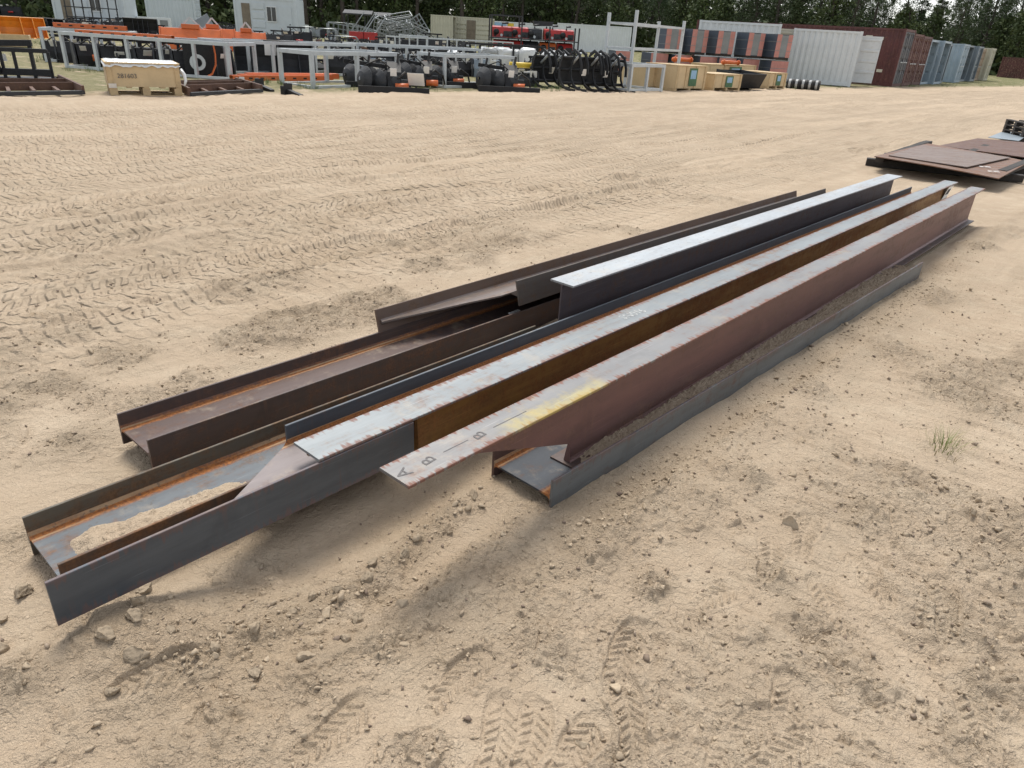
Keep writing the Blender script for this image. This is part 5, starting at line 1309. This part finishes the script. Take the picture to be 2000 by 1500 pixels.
P_ = seat(1405, 1158); t = thing('grass_sprout', 'tiny dry sprout in the sand among the boot prints', 'sprout', P_); tuft_mesh(16, .035, .05, 8).build('blades', DRY, t)
rg = np.random.default_rng(12)
tv, tf = [], []
base = [tuft_mesh(14, .22, .3, 60 + i) for i in range(6)]
n0 = 0
for i in range(4200):
    px = rg.uniform(0, 2000); py = 62 + .0612 * (px - 1000) + rg.uniform(38, 135) - (px > 1100) * rg.uniform(0, 30)
    g = ground_at(px, py); s_, q_ = g.x * TX + g.y * TY, g.x * NX + g.y * NY
    if q_ + 13.4 - .10 * (s_ - 15) > -1.6 or g.length > 70: continue
    if perlin(np.array([g.x * .35]), np.array([g.y * .35]), 91)[0] < .02: continue
    b = base[i % 6]; sc = rg.uniform(.5, 1.2); a = rg.uniform(0, 6.28); bv = np.array(b.v) * sc
    bv = np.stack([bv[:, 0] * math.cos(a) - bv[:, 1] * math.sin(a) + g.x, bv[:, 0] * math.sin(a) + bv[:, 1] * math.cos(a) + g.y, bv[:, 2]], 1)
    tv.append(bv); tf.append(np.array(b.f) + n0); n0 += len(bv)
o = np_mesh('grass', np.vstack(tv), np.vstack(tf), BLADE, False); zz = height(np.vstack(tv)[:, 0], np.vstack(tv)[:, 1], False)
co = np.vstack(tv); co[:, 2] += zz; o.data.vertices.foreach_set('co', co.astype(np.float32).ravel())
tag(o, 'sparse weeds growing between the racks beyond the drive', None, None, 'stuff')

# ------------------------------------------------------------------ trees
def leaf_mat(name, a, b):
    k = NT(name); g = k.n('NewGeometry'); oi = k.n('ObjectInfo'); v = k.coord('Object')
    c = k.mix(g.outputs['Random Per Island'], a, b); c = k.mix(k.ss(.4, .65, k.noise(v, .6, 3, .6)), c, tuple(x * .6 for x in a))
    c = k.mix(k.math('MULTIPLY', oi.outputs['Random'], .4), c, (.05, .065, .03)); k.base(c); k.rough(.7)
    k.b.inputs['Specular IOR Level'].default_value = .2
    return k.m
LEAFA = leaf_mat('pine_needles', (.045, .075, .030), (.075, .10, .040)); LEAFB = leaf_mat('broad_leaves', (.055, .085, .028), (.10, .12, .045))
BARK = paint('bark', (.065, .052, .042), .9, 0, .4, (.06, .05, .04), .5, 3)
def tree_proto(seed, H, pine):
    r = random.Random(seed); rg = np.random.default_rng(seed)
    root = thing('pine_tree' if pine else 'broadleaf_tree', 'x', 'tree')
    tr = MB(); pts = [(r.uniform(-.15, .15) * k, r.uniform(-.15, .15) * k, H * k / 6 * .96 - (.3 if k == 0 else 0)) for k in range(7)]
    tr.tube(pts, H * .014 + .05, 8, True, .04)
    vs, fs = [], []; n = 0
    lo = .30 if pine else .10
    nb = 42 if pine else 46
    for b in range(nb):
        u = lo + (1 - lo) * ((b + r.random()) / nb); z = H * u * .97; prof = (1 - u) ** .7 * 1.1 + .22 if pine else math.sin(PI * min(1, max(.05, (u - lo) / (1 - lo) * .85 + .15))) ** .6
        Rb = H * (.17 if pine else .22) * prof * r.uniform(.55, 1.15); a = r.uniform(0, 2 * PI); drop = r.uniform(-.05, .25) * Rb
        c = np.array([math.cos(a) * Rb * .7, math.sin(a) * Rb * .7, z + drop])
        k = int(min(6, z / (H * .96 / 6))); base_ = Vector(pts[k])
        tr.tube([(base_.x, base_.y, z - .25 * Rb), tuple(c * np.array([.55, .55, 1])), tuple(c)], .05, 5, False, .015)
        m = 80
        pos = c + rg.normal(0, 1, (m, 3)) * np.array([Rb * .34, Rb * .34, Rb * .22])
        for p in pos:
            s_ = rg.uniform(.10, .30) * (1 if pine else 1.1); d1 = rg.normal(0, 1, 3); d1 /= np.linalg.norm(d1); d2 = rg.normal(0, 1, 3); d2 -= d1 * (d1 @ d2); d2 /= np.linalg.norm(d2)
            w_ = .45 if pine else .8
            vs += [p - d1 * s_, p + d2 * s_ * w_ * .6, p + d1 * s_, p - d2 * s_ * w_ * .6]; fs.append((n, n + 1, n + 2, n + 3)); n += 4
    tr.build('trunk', BARK, root, True)
    np_mesh('crown', np.array(vs), np.array(fs), LEAFA if pine else LEAFB, False, root)
    return root
protos = [tree_proto(1, 17, True), tree_proto(2, 19, True), tree_proto(3, 15, True), tree_proto(4, 12, False), tree_proto(5, 10, False), tree_proto(6, 18, True)]
used = set(); rt = random.Random(77); k = 0
for row, (d0, step) in enumerate(((112, 36), (124, 34), (138, 34), (156, 40))):
    px = -120 + 13 * row
    while px < 2140:
        d = d0 + rt.uniform(-5, 6) + (6 if px < 600 else 0); P_ = far_at(min(max(px, -100), 2100), d)
        i = rt.choice((0, 1, 2, 5, 5, 3)) if row else rt.choice((0, 1, 3, 4, 3, 2, 5, 4))
        if i in used: o = copy_tree(protos[i])
        else: o = protos[i]; used.add(i)
        o.location = (P_.x, P_.y, -.1); sc = rt.uniform(.85, 1.2) * (1.0 if px < 1150 else .80 - .10 * (px > 1700)); o.scale = (sc, sc, sc * rt.uniform(.9, 1.1)); o.rotation_euler = (0, 0, rt.uniform(0, 6.28))
        zone = 'behind the office cabins' if px < 640 else 'behind the wire cages and tan containers' if px < 1240 else 'behind the cartons and white containers' if px < 1600 else 'behind the long container row'
        pine = i in (0, 1, 2, 5)
        tag(o, ('tall dark pine in the forest %s' if pine else 'dark leafy tree in the forest %s') % zone, 'tree', 'forest trees')
        k += 1; px += step * rt.uniform(.7, 1.3) * (1.0 if px < 1200 else 1.25)
for i, pr in enumerate(protos):
    if i not in used:
        for ch in list(pr.children): bpy.data.objects.remove(ch)
        bpy.data.objects.remove(pr)
# undergrowth filling the foot of the forest
rg = np.random.default_rng(31); N = 60000
pxs = rg.uniform(-150, 2150, N); ds = rg.uniform(112, 185, N)
ang = np.arctan2(pxs - 1000, FPX / math.cos(PITCH)) + 0.0
x = ds * np.sin(ang) ; y = ds * np.cos(ang); z = np.where(ds < 150, np.abs(rg.normal(0, 1, N)) * 1.6 * (1 + .7 * fbm(x * .12, y * .12, 2, 7)), rg.uniform(0, 1, N) ** .8 * np.clip(13.0 - 7.5 * sstep(5, 60, x) + 5.0 * fbm(x * .10, y * .10, 3, 17), 2, 20)) + .1
c = np.stack([x, y, z], 1); d1 = rg.normal(0, 1, (N, 3)); d1 /= np.linalg.norm(d1, axis=1)[:, None]; d2 = rg.normal(0, 1, (N, 3)); d2 -= d1 * (d1 * d2).sum(1)[:, None]; d2 /= np.linalg.norm(d2, axis=1)[:, None]
s_ = rg.uniform(.25, .6, (N, 1)) * np.where(ds > 150, 1.5, 1.0)[:, None]; v = np.stack([c - d1 * s_, c + d2 * s_ * .6, c + d1 * s_, c - d2 * s_ * .6], 1).reshape(-1, 3)
o = np_mesh('undergrowth', v, np.arange(4 * N).reshape(-1, 4), LEAFB, False)
tag(o, 'dark undergrowth at the foot of the forest', None, None, 'stuff')
